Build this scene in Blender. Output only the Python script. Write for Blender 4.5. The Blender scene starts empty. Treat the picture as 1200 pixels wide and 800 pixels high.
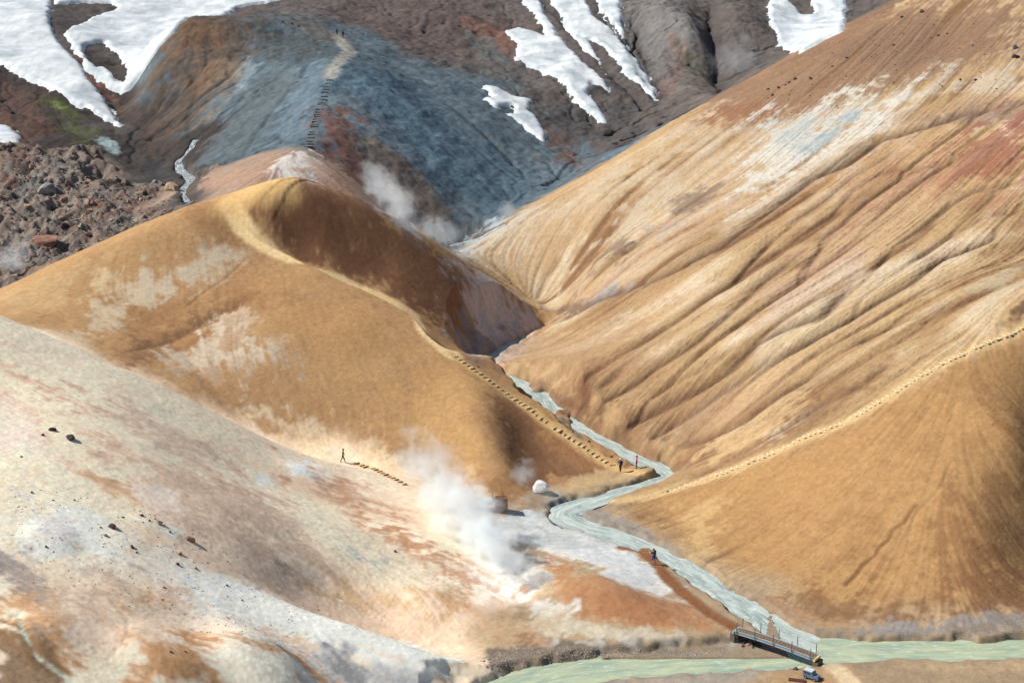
import bpy, bmesh, math, random
import numpy as np
from mathutils import Vector, Matrix

# ------------------------------------------------------------------ camera, sky, sun, exposure
SC = bpy.context.scene
COL = SC.collection
H_CAM, PITCH, F = 62.0, math.radians(15.1), 1667.0          # metres, radians, focal length in photo pixels
cam_d = bpy.data.cameras.new('camera'); cam = bpy.data.objects.new('camera', cam_d); COL.objects.link(cam)
cam.location = (0, 0, H_CAM); cam.rotation_euler = (math.pi / 2 - PITCH, 0, 0)
cam_d.sensor_width = 36; cam_d.lens = 36 * F / 1200.0
cam_d.clip_start = 1.0; cam_d.clip_end = 3000
SC.camera = cam
SUN_EL, SUN_AZ = math.radians(45), math.radians(-86)        # azimuth from +Y, negative = to the left
w = bpy.data.worlds.new('World'); SC.world = w; w.use_nodes = True
nt = w.node_tree
sky = nt.nodes.new('ShaderNodeTexSky'); sky.sky_type = 'NISHITA'; sky.sun_disc = False
sky.sun_elevation = SUN_EL; sky.sun_rotation = SUN_AZ % (2 * math.pi)
sky.altitude = 900
nt.links.new(sky.outputs[0], nt.nodes['Background'].inputs[0]); nt.nodes['Background'].inputs[1].default_value = 0.075
sl = bpy.data.lights.new('sun', 'SUN'); sl.energy = 4.9; sl.angle = math.radians(0.6); sl.color = (1.0, 0.95, 0.87)
sun = bpy.data.objects.new('sun', sl); COL.objects.link(sun)
SV = Vector((math.sin(SUN_AZ) * math.cos(SUN_EL), math.cos(SUN_AZ) * math.cos(SUN_EL), math.sin(SUN_EL)))
sun.rotation_euler = SV.to_track_quat('Z', 'Y').to_euler(); sun.location = (-60, 60, 120)
SC.view_settings.view_transform = 'Standard'; SC.view_settings.look = 'None'
SC.view_settings.exposure = 0.3; SC.view_settings.gamma = 1.0
SC.cycles.use_denoising = True
SC.cycles.max_bounces = 12; SC.cycles.volume_bounces = 10
SC.cycles.volume_step_rate = 1.0; SC.cycles.volume_max_steps = 256

rng = np.random.default_rng(7); random.seed(7)
SP, CP = math.sin(PITCH), math.cos(PITCH)

# ------------------------------------------------------------------ survey: photo points to places in the valley
def P(u, v, d):
    x = (u - 600) / F; y = (v - 400) / F
    return (x * d, d * (CP - y * SP), H_CAM - d * (SP + y * CP))
def PZ(u, v, z):
    return P(u, v, (H_CAM - z) / (SP + (v - 400) / F * CP))

def line(pts, step=3.0):
    out = []
    for a, b in zip(pts[:-1], pts[1:]):
        a = np.array(a); b = np.array(b); n = max(1, int(np.linalg.norm(b - a) / step))
        for i in range(n): out.append(a + (b - a) * i / n)
    out.append(np.array(pts[-1])); return out
CPTS, CLAB = [], []
def D(lab, *p, poly=False):          # survey points given by distance
    q = [P(*a) for a in p]
    q = line(q) if poly else q
    CPTS.extend([tuple(a) for a in q]); CLAB.extend([lab] * len(q))
def Z(lab, *p, poly=False):          # survey points given by height
    q = [PZ(*a) for a in p]
    q = line(q) if poly else q
    CPTS.extend([tuple(a) for a in q]); CLAB.extend([lab] * len(q))

# ochre hill: ridge path, summit, far profile, front spur, hollow, front face
D('O', (720, 548, 176), (660, 508, 179.5), (600, 465, 184), (530, 415, 190), (480, 365, 197), (400, 328, 203), (335, 300, 207), (290, 275, 210), (268, 240, 213), (300, 222, 213), (350, 210, 212), poly=True)
D('O', (350, 210, 212), (430, 240, 216.5), (520, 290, 223), (600, 340, 230), (640, 368, 234), poly=True)
D('O', (268, 232, 213.5), (240, 240, 212), (160, 272, 206), (100, 297, 203), (0, 343, 199), (-120, 400, 197), poly=True)
D('O', (545, 432, 186.5), (562, 455, 182), (580, 495, 174.5), (591, 540, 169), (596, 576, 166), poly=True)
D('O', (606, 545, 174.3), (612, 518, 179.5), (598, 478, 184.5), (650, 548, 175.3), (617, 562, 171), (640, 525, 178.5))
D('O', (450, 300, 214), (500, 340, 214), (550, 380, 214), (565, 415, 209), (600, 385, 223), (590, 360, 224), (480, 320, 213.5), (400, 270, 213), (525, 392, 204), (560, 340, 222), (420, 318, 211), (350, 285, 212.5))
D('O', (300, 400, 186), (200, 400, 185), (290, 355, 196), (220, 385, 189.5), (330, 340, 198), (380, 370, 194), (150, 340, 197), (200, 300, 203), (100, 360, 190), (150, 405, 182),
  (400, 450, 182), (450, 520, 173), (350, 490, 176), (300, 470, 177), (500, 500, 177), (540, 560, 169.5), (450, 400, 190), (500, 450, 184), (400, 400, 188.5), (240, 440, 179.5), (520, 540, 172))
# right-hand ribbed hillside: skyline, body, steps spur, front face
D('R', (540, 296, 256), (600, 262, 258), (700, 205, 262), (800, 140, 268), (900, 85, 274), (1000, 32, 279), (1060, 0, 282), (1150, -45, 287), (1300, -110, 290), poly=True)
D('R', (1200, 0, 262), (1200, 100, 240), (1200, 200, 214), (1200, 300, 192), (1330, 300, 188), (1330, 150, 215), (1330, 0, 250),
  (1000, 100, 256), (1000, 200, 228), (1000, 300, 203), (1000, 400, 181), (1000, 460, 170.5), (1100, 50, 263), (1100, 150, 234), (1100, 250, 208), (1100, 350, 185), (1120, 395, 175.5),
  (800, 200, 248), (800, 300, 218), (800, 400, 195), (800, 480, 184), (800, 530, 177.5), (900, 130, 258), (900, 200, 238), (900, 300, 210), (900, 400, 187), (900, 480, 174.5),
  (700, 300, 232), (700, 350, 224), (700, 400, 208), (700, 460, 193), (650, 420, 203), (600, 428, 205.5), (690, 375, 216), (600, 320, 248), (640, 355, 244), (700, 240, 250), (560, 300, 250), (750, 500, 184))
D('R', (780, 577, 166), (860, 548, 166), (900, 531, 166), (1000, 489, 165.5), (1050, 458, 167), (1100, 427, 169), (1150, 403, 171), (1200, 382, 172), (1300, 345, 174), poly=True)
D('R', (1200, 500, 157), (1200, 600, 150.5), (1200, 660, 146.5), (1200, 705, 140), (1350, 600, 170), (1350, 500, 176), (1350, 700, 158), (1250, 600, 157), (1250, 690, 148), (1150, 600, 147.5), (1150, 690, 139.5), (1000, 600, 152), (1000, 690, 142), (900, 650, 150), (900, 600, 157.5), (1100, 600, 149), (1100, 500, 160), (1100, 695, 140), (850, 620, 156), (800, 600, 162), (760, 596, 164))
# valley floor
Z('V', (700, 640, .7), (640, 625, .8), (780, 685, .6), (760, 700, .9), (880, 700, .6), (950, 735, .5), (1000, 735, .5), (1100, 735, .6), (1200, 728, .7), (1350, 730, 1.0), (1000, 790, .5), (1100, 785, .6), (1200, 790, .8), (1350, 790, 1.2),
  (900, 795, .5), (800, 800, .4), (700, 815, .4), (1000, 850, 1.5), (800, 850, 1.2), (1200, 870, 2), (720, 850, .9), (1000, 940, 4), (760, 930, 3), (1300, 960, 5), (690, 565, 1.1), (740, 560, 1.1), (640, 580, 1.0), (680, 590, .9), (610, 590, .9), (720, 600, .9), (690, 612, .8), (640, 600, .8))
D('V', (628, 648, 150), (650, 655, 147), (700, 676, 142.3), (770, 706, 137.3), (830, 735, 134), poly=True)
Z('V', (650, 715, .9), (750, 738, .8), (840, 752, .5), (700, 735, .9), (600, 735, .8), (640, 640, .8), (820, 715, .8))
# pale foreground slope
D('S', (-150, 318, 152), (0, 368, 157), (100, 410, 158.5), (200, 455, 160.5), (300, 505, 162.5), (350, 527, 164), (402, 540, 166), (470, 567, 163), (530, 600, 158), (575, 640, 152), poly=True)
D('S', (0, 450, 143), (0, 500, 135), (0, 600, 121), (0, 700, 110), (0, 790, 102), (100, 500, 139), (100, 600, 125), (100, 700, 114), (100, 800, 104.5), (200, 520, 145), (200, 600, 131), (200, 700, 118.5), (200, 800, 108),
  (300, 560, 149), (300, 600, 140), (300, 650, 132), (300, 800, 114), (400, 600, 150), (400, 650, 140), (500, 640, 148), (500, 690, 137.5), (540, 710, 138), (580, 700, 142), (-150, 600, 117), (-150, 800, 99), (-200, 450, 138), (100, 900, 97), (300, 900, 106), (-100, 950, 90))
D('S', (285, 685, 127), (340, 700, 126.5), (400, 718, 126), (480, 750, 125), (555, 782, 126), poly=True)
D('S', (400, 770, 121.5), (400, 800, 119.5), (480, 800, 121.5), (420, 880, 112), (300, 735, 121))
D('S', (340, 716, 131), (400, 738, 131.5), (450, 755, 131.5), (500, 776, 132), (400, 692, 138), (470, 720, 137))
# hidden hollow between pale slope and ochre hill
D('S', (50, 412, 172), (150, 458, 169), (250, 505, 170), (350, 545, 170.5), (420, 556, 170), (300, 525, 170.5))
# rocky slope, ponds, back valleys
D('K', (-150, 300, 245), (0, 300, 240), (0, 240, 258), (0, 180, 285), (100, 176, 287), (100, 280, 246), (100, 230, 264), (200, 228, 268), (60, 330, 228), (180, 262, 250), (-150, 180, 290), (200, 270, 240))
D('D', (-100, 60, 345), (0, 90, 335), (60, 110, 326), (100, 130, 318), (150, 165, 303), (215, 206, 281), (0, 160, 298), (150, 192, 291), (80, 170, 296))
D('D', (110, 70, 347), (140, 118, 330), (175, 150, 311), (212, 175, 296), (225, 188, 287), poly=True)
D('N', (140, 150, 312), (60, 20, 375), (0, 0, 410), (0, 45, 365), (50, 75, 345), (130, 40, 385), (165, 120, 328), (100, 100, 330), (200, 0, 425), (240, -5, 430), (360, 0, 435), (150, 80, 352), (170, 60, 372))
# grey mountain with its long blue scree flank
D('G', (165, 105, 321), (185, 60, 332), (215, 18, 345), (280, 11, 355), (330, 19, 355), (370, 34, 352), (400, 45, 348), (412, 62, 330), (398, 76, 312), (388, 90, 302), (375, 130, 284), (360, 175, 264), poly=True)
D('G', (200, 150, 300), (240, 185, 285), (250, 120, 310), (300, 60, 333), (340, 100, 306), (300, 150, 290), (340, 165, 274), (250, 60, 335),
  (450, 180, 275), (500, 200, 275), (560, 250, 270), (600, 240, 276), (650, 215, 284), (690, 195, 290), (420, 130, 290), (450, 100, 306), (500, 120, 310), (560, 140, 306), (600, 170, 300), (470, 240, 264), (520, 270, 262))
D('G', (412, 62, 330), (470, 78, 332), (540, 97, 328), (600, 142, 312), (640, 175, 302), (680, 205, 290), poly=True)
D('P', (215, 222, 262), (260, 200, 261), (345, 178, 259), (385, 200, 256), (440, 250, 252), (480, 275, 254), poly=True)
D('P', (300, 205, 250), (380, 230, 248), (420, 260, 245))
Z('W', (205, 205, 20), (225, 205, 19.8), (215, 240, 18.8), (520, 292, 10.6), (560, 280, 12))
Z('V', (650, 380, 3.4), (600, 405, 3.2), (560, 428, 2.8))
CPTS.append((-34.0, 226.0, 23.0)); CLAB.append('P')
D('B', (600, 60, 365), (600, 0, 405), (480, 20, 390), (480, 0, 402), (420, 20, 386), (390, 0, 396), (680, 80, 350), (715, 150, 318), (760, 110, 335), (740, 0, 412), (740, 60, 368), (800, 60, 368), (830, 30, 388), (860, 90, 352), (640, 40, 380), (620, 130, 322), (740, 165, 305), (770, 150, 310),
  (810, 125, 318), (780, 0, 402), (860, 0, 408), (940, 30, 398), (900, 0, 415), (1020, 10, 398), (980, 0, 412), (520, 60, 362), (560, 80, 348), (1060, 0, 395), (880, 60, 372))
for u in range(-100, 1400, 120):
    D('B' if u > 380 else 'N', (u, -60 - (30 if 200 < u < 400 else 0), 455)); D('B' if u > 380 else 'N', (u, -25, 432))
CP3 = np.array(CPTS); LABS = sorted(set(CLAB)); LIDX = np.array([LABS.index(l) for l in CLAB])

# ------------------------------------------------------------------ raster of the land
CELL = 0.24
X0, X1, Y0, Y1 = -176.0, 176.0, 80.0, 452.0
NX, NY = int((X1 - X0) / CELL) + 1, int((Y1 - Y0) / CELL) + 1
XS = X0 + np.arange(NX) * CELL; YS = Y0 + np.arange(NY) * CELL
GX, GY = np.meshgrid(XS, YS); GX = GX.astype(np.float32); GY = GY.astype(np.float32)

def bil(A, x, y):
    fx = np.clip((np.asarray(x) - X0) / CELL, 0, NX - 1.001); fy = np.clip((np.asarray(y) - Y0) / CELL, 0, NY - 1.001)
    ix = fx.astype(np.int64); iy = fy.astype(np.int64); tx = fx - ix; ty = fy - iy
    if A.ndim == 3: tx = tx[..., None]; ty = ty[..., None]
    return (A[iy, ix] * (1 - tx) + A[iy, ix + 1] * tx) * (1 - ty) + (A[iy + 1, ix] * (1 - tx) + A[iy + 1, ix + 1] * tx) * ty

def blur(A, s):                     # gaussian, sigma in metres
    s = s / CELL; p = int(3 * s) + 1
    B = np.pad(A, p, mode='edge')
    fy = np.fft.fftfreq(B.shape[0])[:, None]; fx = np.fft.rfftfreq(B.shape[1])[None, :]
    R = np.fft.irfft2(np.fft.rfft2(B) * np.exp(-2 * (math.pi * s) ** 2 * (fx ** 2 + fy ** 2)), s=B.shape)
    return R[p:-p, p:-p].astype(np.float32)

def hash2(ix, iy, seed):
    h = (ix.astype(np.uint32) * np.uint32(374761393) + iy.astype(np.uint32) * np.uint32(668265263) + np.uint32(seed * 1442695041 & 0xffffffff))
    h = (h ^ (h >> np.uint32(13))) * np.uint32(1274126177); h = h ^ (h >> np.uint32(16))
    return (h & np.uint32(0xffffff)).astype(np.float32) / np.float32(0xffffff)
def vn(x, y, s, seed=0):            # value noise 0..1, feature size s metres
    x = x / s + 1000; y = y / s + 1000
    ix = np.floor(x).astype(np.int64); iy = np.floor(y).astype(np.int64)
    tx = (x - ix).astype(np.float32); ty = (y - iy).astype(np.float32)
    tx = tx * tx * (3 - 2 * tx); ty = ty * ty * (3 - 2 * ty)
    return (hash2(ix, iy, seed) * (1 - tx) + hash2(ix + 1, iy, seed) * tx) * (1 - ty) + (hash2(ix, iy + 1, seed) * (1 - tx) + hash2(ix + 1, iy + 1, seed) * tx) * ty
def fbm(x, y, s, o=4, seed=0):
    t = 0; a = .5; n = 0
    for i in range(o):
        t = t + a * vn(x, y, s / 2 ** i, seed + i * 17); n += a; a *= .55
    return t / n
def ss(a, b, x):
    t = np.clip((x - a) / (b - a), 0, 1); return t * t * (3 - 2 * t)

# radial basis surface through the survey points
def rbf(px, py, pz, qx, qy, lam=0.4):
    n = len(px); A = np.zeros((n + 3, n + 3)); r = np.hypot(px[:, None] - px, py[:, None] - py)
    A[:n, :n] = -r + np.eye(n) * lam; A[:n, n] = 1; A[:n, n + 1] = px / 100; A[:n, n + 2] = py / 100; A[n:, :n] = A[:n, n:].T
    c = np.linalg.solve(A, np.r_[pz, 0, 0, 0]); out = np.empty(len(qx))
    for i in range(0, len(qx), 20000):
        s = slice(i, i + 20000)
        rr = np.hypot(qx[s, None] - px, qy[s, None] - py)
        out[s] = -rr @ c[:n] + c[n] + c[n + 1] * qx[s] / 100 + c[n + 2] * qy[s] / 100
    return out
CS = 1.5
cxs = np.arange(X0, X1 + 2 * CS, CS); cys = np.arange(Y0, Y1 + 2 * CS, CS)
cgx, cgy = np.meshgrid(cxs, cys)
cz = rbf(CP3[:, 0], CP3[:, 1], CP3[:, 2], cgx.ravel(), cgy.ravel()).reshape(cgx.shape)
fx = (GX - X0) / CS; fy = (GY - Y0) / CS; ix = fx.astype(int); iy = fy.astype(int); tx = fx - ix; ty = fy - iy
HB = (cz[iy, ix] * (1 - tx) + cz[iy, ix + 1] * tx) * (1 - ty) + (cz[iy + 1, ix] * (1 - tx) + cz[iy + 1, ix + 1] * tx) * ty
HB = blur(HB, 1.5)

# which piece of land a cell belongs to (nearest survey point, edges warped a little)
wx = GX + (fbm(GX, GY, 9, 3, 51) - .5) * 5; wy = GY + (fbm(GX, GY, 9, 3, 52) - .5) * 5
sub = 3
qx = wx[::sub, ::sub].ravel(); qy = wy[::sub, ::sub].ravel(); lab = np.empty(len(qx), np.int8)
for i in range(0, len(qx), 20000):
    lab[i:i + 20000] = LIDX[np.argmin((qx[i:i + 20000, None] - CP3[:, 0]) ** 2 + (qy[i:i + 20000, None] - CP3[:, 1]) ** 2, 1)]
lab = lab.reshape(wx[::sub, ::sub].shape)
LAB = lab[np.minimum(np.arange(NY) // sub, lab.shape[0] - 1)][:, np.minimum(np.arange(NX) // sub, lab.shape[1] - 1)]
def region(l, soft=1.2):
    return blur((LAB == LABS.index(l)).astype(np.float32), soft)
REG = {l: region(l) for l in LABS}

# fall-line streaks: noise smeared along the slope
HS = blur(HB, 3.0)
gy_, gx_ = np.gradient(HS, CELL); gm = np.hypot(gx_, gy_) + 1e-4
FX, FY = (gx_ / gm).astype(np.float32), (gy_ / gm).astype(np.float32)
def up(A):
    fy = np.linspace(0, A.shape[0] - 1.001, NY); fx = np.linspace(0, A.shape[1] - 1.001, NX); iy = fy.astype(int); ix = fx.astype(int); ty = (fy - iy)[:, None].astype(np.float32); tx = (fx - ix)[None].astype(np.float32)
    B = A[iy] * (1 - ty) + A[iy + 1] * ty
    return B[:, ix] * (1 - tx) + B[:, ix + 1] * tx
def lic(N, length, sub=1):
    """smear noise along the fall line over +-length metres"""
    N = N[::sub, ::sub].copy(); fx_, fy_ = FX[::sub, ::sub].copy(), FY[::sub, ::sub].copy(); ny, nx = N.shape; n = int(length / (CELL * sub)); acc = N.copy()
    jj, ii = np.meshgrid(np.arange(nx, dtype=np.float32), np.arange(ny, dtype=np.float32))
    for sgn in (1, -1):
        x = jj.copy(); y = ii.copy(); q = (np.arange(ny, dtype=np.int32)[:, None] * nx + np.arange(nx, dtype=np.int32)[None])
        for k in range(n):
            x += sgn * fx_.take(q); y += sgn * fy_.take(q)
            np.clip(x, 0, nx - 1, out=x); np.clip(y, 0, ny - 1, out=y)
            q = (y + .5).astype(np.int32); np.minimum(q, ny - 1, out=q); q *= nx; q += np.minimum((x + .5).astype(np.int32), nx - 1)
            acc += N.take(q)
    acc -= acc.mean(); acc /= acc.std(); return up(acc) if sub > 1 else acc
W = rng.standard_normal((NY, NX)).astype(np.float32)
L1 = lic(W, 6.0)                                    # fine rills
L2 = lic(blur(W, 0.8), 12.0, 2)                     # ribs
L3 = lic(blur(rng.standard_normal((NY, NX)).astype(np.float32), 2.2), 18.0, 4)     # broad streaks

# ray onto a height raster
DST = np.arange(84, 455, .4)
def cast(pts, HH):
    out = []
    for p in pts:
        if len(p) == 3: q = P(*p); out.append((q[0], q[1])); continue
        u, v = p; k = SP + (v - 400) / F * CP
        x = (u - 600) / F * DST; y = DST * (CP - (v - 400) / F * SP); z = H_CAM - DST * k
        h = bil(HH, x, y); hit = np.nonzero(z < h)[0]
        i = hit[0] if len(hit) else len(DST) - 1
        if 0 < i:
            a = (z[i - 1] - h[i - 1]); b = (h[i] - z[i]); t = a / (a + b + 1e-9)
            out.append((x[i - 1] + (x[i] - x[i - 1]) * t, y[i - 1] + (y[i] - y[i - 1]) * t))
        else: out.append((x[0], y[0]))
    return np.array(out)
def box(xy, m):
    j0 = max(0, int((xy[:, 0].min() - m - X0) / CELL)); j1 = min(NX, int((xy[:, 0].max() + m - X0) / CELL) + 2)
    i0 = max(0, int((xy[:, 1].min() - m - Y0) / CELL)); i1 = min(NY, int((xy[:, 1].max() + m - Y0) / CELL) + 2)
    return slice(i0, i1), slice(j0, j1)
def seg_dist(xy, x, y, closed=False):
    """distance to a polyline and the fraction along it"""
    pts = list(xy) + ([xy[0]] if closed else [])
    best = np.full(x.shape, 1e9, np.float32); frac = np.zeros(x.shape, np.float32)
    L = [0.0]
    for a, b in zip(pts[:-1], pts[1:]): L.append(L[-1] + math.hypot(b[0] - a[0], b[1] - a[1]))
    for i, (a, b) in enumerate(zip(pts[:-1], pts[1:])):
        dx, dy = b[0] - a[0], b[1] - a[1]; l2 = dx * dx + dy * dy + 1e-9
        t = np.clip(((x - a[0]) * dx + (y - a[1]) * dy) / l2, 0, 1)
        d = np.hypot(x - a[0] - t * dx, y - a[1] - t * dy); m = d < best
        best[m] = d[m]; frac[m] = ((L[i] + t * (L[i + 1] - L[i])) / (L[-1] + 1e-9))[m]
    return best, frac
def poly_sd(xy, x, y):
    d, _ = seg_dist(xy, x, y, True); ins = np.zeros(x.shape, bool); n = len(xy)
    for i in range(n):
        xa, ya = xy[i]; xb, yb = xy[(i + 1) % n]
        c = ((ya > y) != (yb > y)) & (x < (xb - xa) * (y - ya) / (yb - ya + 1e-12) + xa); ins ^= c
    return np.where(ins, d, -d)

# ------------------------------------------------------------------ relief
HT = HB.copy()
R_, O_, S_, G_, K_, D_, B_, V_, P_, N_ = (REG[c] for c in 'ROSGKDBVPN')
upper = ss(0, 14, HB - 3)
ribzone = blur(((LAB == LABS.index('R'))).astype(np.float32), 4)
# the front face below the steps is smoother than the ribbed flank behind it
FRONT_PX = [(760, 590), (860, 552), (1000, 495), (1100, 432), (1200, 388), (1340, 340), (1340, 720), (1000, 730), (860, 660)]
fr = cast(FRONT_PX, HB); s_ = box(fr, 6); FRONT = np.zeros_like(HB); FRONT[s_] = ss(-3, 3, poly_sd(fr, GX[s_], GY[s_]))
rib = ribzone * (1 - FRONT)
HT += rib * (.09 * L2 + .06 * L1) + FRONT * ribzone * (.018 * L1 + .02 * L2 + .2 * (fbm(GX, GY, 7, 4, 46) - .5))
HT += O_ * (.008 * L1 + .015 * L2 + .05 * L3 + .5 * (fbm(GX, GY, 8, 4, 47) - .5))
HT += S_ * (.02 * L1 + .06 * L3 + (fbm(GX, GY, 6, 4, 3) - .5) * .4)
mnt = G_ + B_ + D_ + N_
HT += mnt * (.03 * L2 + .10 * L3 + .03 * L1 + (1 - np.abs(2 * fbm(GX, GY, 9, 5, 45) - 1) - .75) * (.35 + 1.2 * B_) + (fbm(GX, GY, 14, 6, 4) - .5) * 2.4 + (fbm(GX, GY, 2.4, 3, 48) - .5) * .8 + (1 - np.abs(2 * fbm(GX, GY, 30, 5, 44) - 1) - .8) * 1.4)
HT += P_ * (.1 * L2 + .04 * L1)
rid = 1 - np.abs(2 * fbm(GX, GY, 9, 5, 8) - 1)
rid2 = 1 - np.abs(2 * fbm(GX + 40, GY, 3.6, 5, 9) - 1)
HT += K_ * ((rid - .75) * 4.5 + (rid2 - .75) * 2.0 + (fbm(GX, GY, 1.2, 3, 11) - .5) * 1.0)
HT += V_ * (fbm(GX, GY, 2.2, 3, 14) - .5) * .25

GULLIES = [   # photo line, half width m, depth m
 ([(910, 277), (883, 304), (863, 327), (833, 345), (800, 370), (765, 392), (735, 410)], 1.5, 1.3),
 ([(943, 294), (900, 324), (877, 347), (853, 370), (820, 397), (800, 409), (767, 430), (742, 448), (717, 462), (693, 472)], 1.6, 1.5),
 ([(980, 268), (955, 300), (940, 330), (905, 352), (883, 367), (850, 392)], 1.2, 1.0),
 ([(1003, 327), (967, 366), (920, 385), (887, 402), (860, 430), (820, 454), (800, 464), (777, 475), (750, 487), (720, 500)], 1.8, 1.7),
 ([(1047, 290), (1012, 330), (985, 352), (955, 380)], 1.1, 1.0),
 ([(1183, 270), (1133, 292), (1100, 304), (1073, 327), (1033, 350), (993, 374), (933, 407), (883, 434), (850, 458), (820, 480), (790, 497), (765, 510)], 1.5, 1.4),
 ([(1200, 327), (1150, 344), (1100, 364), (1060, 377), (1017, 394), (975, 412)], 1.1, .7),
 ([(957, 437), (923, 454), (897, 474), (873, 494), (855, 502), (828, 512), (800, 518)], 1.6, 1.6),
 ([(1050, 424), (1007, 452), (973, 467), (947, 484), (915, 505)], 1.6, 1.1),
 ([(1200, 120), (1133, 133), (1077, 150), (1033, 163), (997, 190), (950, 210), (910, 240), (880, 262), (850, 285), (800, 312), (760, 330), (700, 352), (660, 374)], 1.7, 1.6),
 ([(1120, 187), (1067, 203), (1017, 233), (990, 262), (950, 285)], 1.1, .9),
 ([(1083, 193), (1033, 203), (1000, 223), (978, 250), (935, 275)], 1.0, .8),
 ([(1200, 213), (1140, 223), (1113, 240), (1085, 263), (1050, 285)], 1.2, 1.0),
 ([(1050, 178), (1000, 208), (965, 235), (925, 262)], 1.0, .8),
 ([(1190, 165), (1130, 180), (1090, 205), (1050, 235), (1020, 262)], 1.0, .7),
 ([(1200, 245), (1150, 258), (1110, 280), (1075, 305)], 1.1, .8),
 ([(733, 430), (717, 443), (693, 455), (667, 465)], 1.1, .9),
 ([(860, 408), (828, 430), (790, 447), (760, 462)], 1.1, .9),
 ([(800, 487), (780, 503), (764, 511)], 1.0, .9),
 ([(835, 222), (800, 245), (765, 275), (735, 295)], 1.0, .7),
 ([(775, 262), (740, 290), (700, 318), (668, 340), (655, 360)], 1.4, 1.0),
 ([(660, 300), (640, 325), (630, 350)], .9, .6),
 ([(1074, 592), (1066, 602), (1060, 612), (1047, 621), (1043, 631), (1030, 641), (1026, 650), (1012, 661), (1002, 674), (990, 684)], .4, .22),
 ([(1115, 540), (1100, 575), (1072, 605), (1062, 640)], .3, .25),
 ([(1045, 565), (1010, 600), (975, 625), (935, 650)], .3, .22),
 ([(290, 352), (250, 372), (200, 398), (150, 412)], 1.6, .8),
 ([(290, 302), (265, 325), (235, 345), (215, 362)], .4, .3),
 # mountain clefts
 ([(365, 70), (350, 95), (325, 125), (300, 155), (285, 180)], 1.0, .9),
 ([(215, 75), (230, 100), (220, 140), (222, 170)], 2.0, 1.2),
 ([(412, 64), (435, 70), (470, 95), (520, 120), (560, 150), (600, 190)], 1.6, 1.0),
 ([(525, 3), (505, 25), (497, 45)], .9, .8),
 ([(640, 8), (680, 50), (720, 90), (760, 128)], 1.6, 1.3),
 ([(700, 15), (740, 60), (772, 118)], 1.6, 1.3),
 ([(735, 40), (745, 75), (765, 105)], 2.0, 2.0),
 ([(828, 5), (832, 40), (838, 80), (850, 105)], 5, 6),
 ([(740, 20), (752, 60), (775, 105)], 4, 4),
 # pale slope gullies
 ([(0, 735), (22, 722), (30, 750), (45, 775), (80, 800), (110, 830)], .5, .4),
 ([(125, 695), (150, 725), (150, 750), (125, 775)], .3, .12),
 ([(560, 625), (590, 655), (615, 672), (640, 690)], 1.6, .9),
]
GUL = np.zeros_like(HT)
for px, hw, dep in GULLIES:
    xy = cast(px, HB); s_ = box(xy, hw * 3 + 2)
    hw = hw * .55; dep = dep * .36; x = GX[s_] + (vn(GX[s_], GY[s_], 5, 21) - .5) * hw * .6; y = GY[s_] + (vn(GX[s_], GY[s_], 5, 22) - .5) * hw * .6
    d, t = seg_dist(xy, x, y)
    prof = np.exp(-(d / hw) ** 1.15) * (ss(-.02, .12, t) * .85 + .15) * (1 - ss(.93, 1.0, t) * .6)
    HT[s_] -= dep * prof - dep * .15 * np.exp(-((d - hw * 2.1) / (hw * .9)) ** 2)
    GUL[s_] = np.maximum(GUL[s_], prof * min(1, dep * 1.6))

def drain(HH, n, steps, seed):
    g = blur(HH, .45); gy2, gx2 = np.gradient(g, CELL); m2 = np.hypot(gx2, gy2) + 1e-3; vx = (-gx2 / m2).astype(np.float32).ravel(); vy = (-gy2 / m2).astype(np.float32).ravel()
    r = np.random.default_rng(seed); cand = np.nonzero(((R_ + O_ + G_ + B_ + D_ + .6 * S_ + P_) > .5).ravel())[0]; st = r.choice(cand, n)
    x = (st % NX).astype(np.float32) + r.random(n, np.float32) - .5; y = (st // NX).astype(np.float32) + r.random(n, np.float32) - .5
    A = np.zeros(NX * NY, np.float32); q = st; dx = vx[q]; dy = vy[q]
    for k in range(steps):
        dx = dx * .55 + vx.take(q) * .45; dy = dy * .55 + vy.take(q) * .45
        x += dx; y += dy; np.clip(x, 1, NX - 2, out=x); np.clip(y, 1, NY - 2, out=y)
        q = (y + .5).astype(np.int32) * NX + (x + .5).astype(np.int32)
        if k > 10: A += np.bincount(q, minlength=NX * NY)
    return A.reshape(NY, NX)
ACC = blur(drain(HT, 90000, 170, 3), .22); ACC = np.log1p(np.maximum(ACC, 0) / 4.0)
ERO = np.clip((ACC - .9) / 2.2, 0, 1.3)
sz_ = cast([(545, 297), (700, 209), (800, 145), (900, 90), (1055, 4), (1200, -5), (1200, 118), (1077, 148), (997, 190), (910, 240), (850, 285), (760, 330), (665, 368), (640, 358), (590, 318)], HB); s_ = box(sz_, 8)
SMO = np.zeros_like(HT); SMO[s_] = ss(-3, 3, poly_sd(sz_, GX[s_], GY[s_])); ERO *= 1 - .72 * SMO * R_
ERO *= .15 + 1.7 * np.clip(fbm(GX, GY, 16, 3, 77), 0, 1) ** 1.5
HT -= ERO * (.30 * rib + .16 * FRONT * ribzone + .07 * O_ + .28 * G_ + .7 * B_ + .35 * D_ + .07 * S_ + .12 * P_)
RIDGE = cast([(268, 240), (280, 260), (300, 279), (340, 301), (400, 329), (450, 351), (482, 369), (500, 391), (530, 415)], HB)
s_ = box(RIDGE, 16); d, t = seg_dist(RIDGE, GX[s_], GY[s_]); sd = np.full(d.shape, 1e9, np.float32); bst = np.full(d.shape, 1e9, np.float32)
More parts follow.
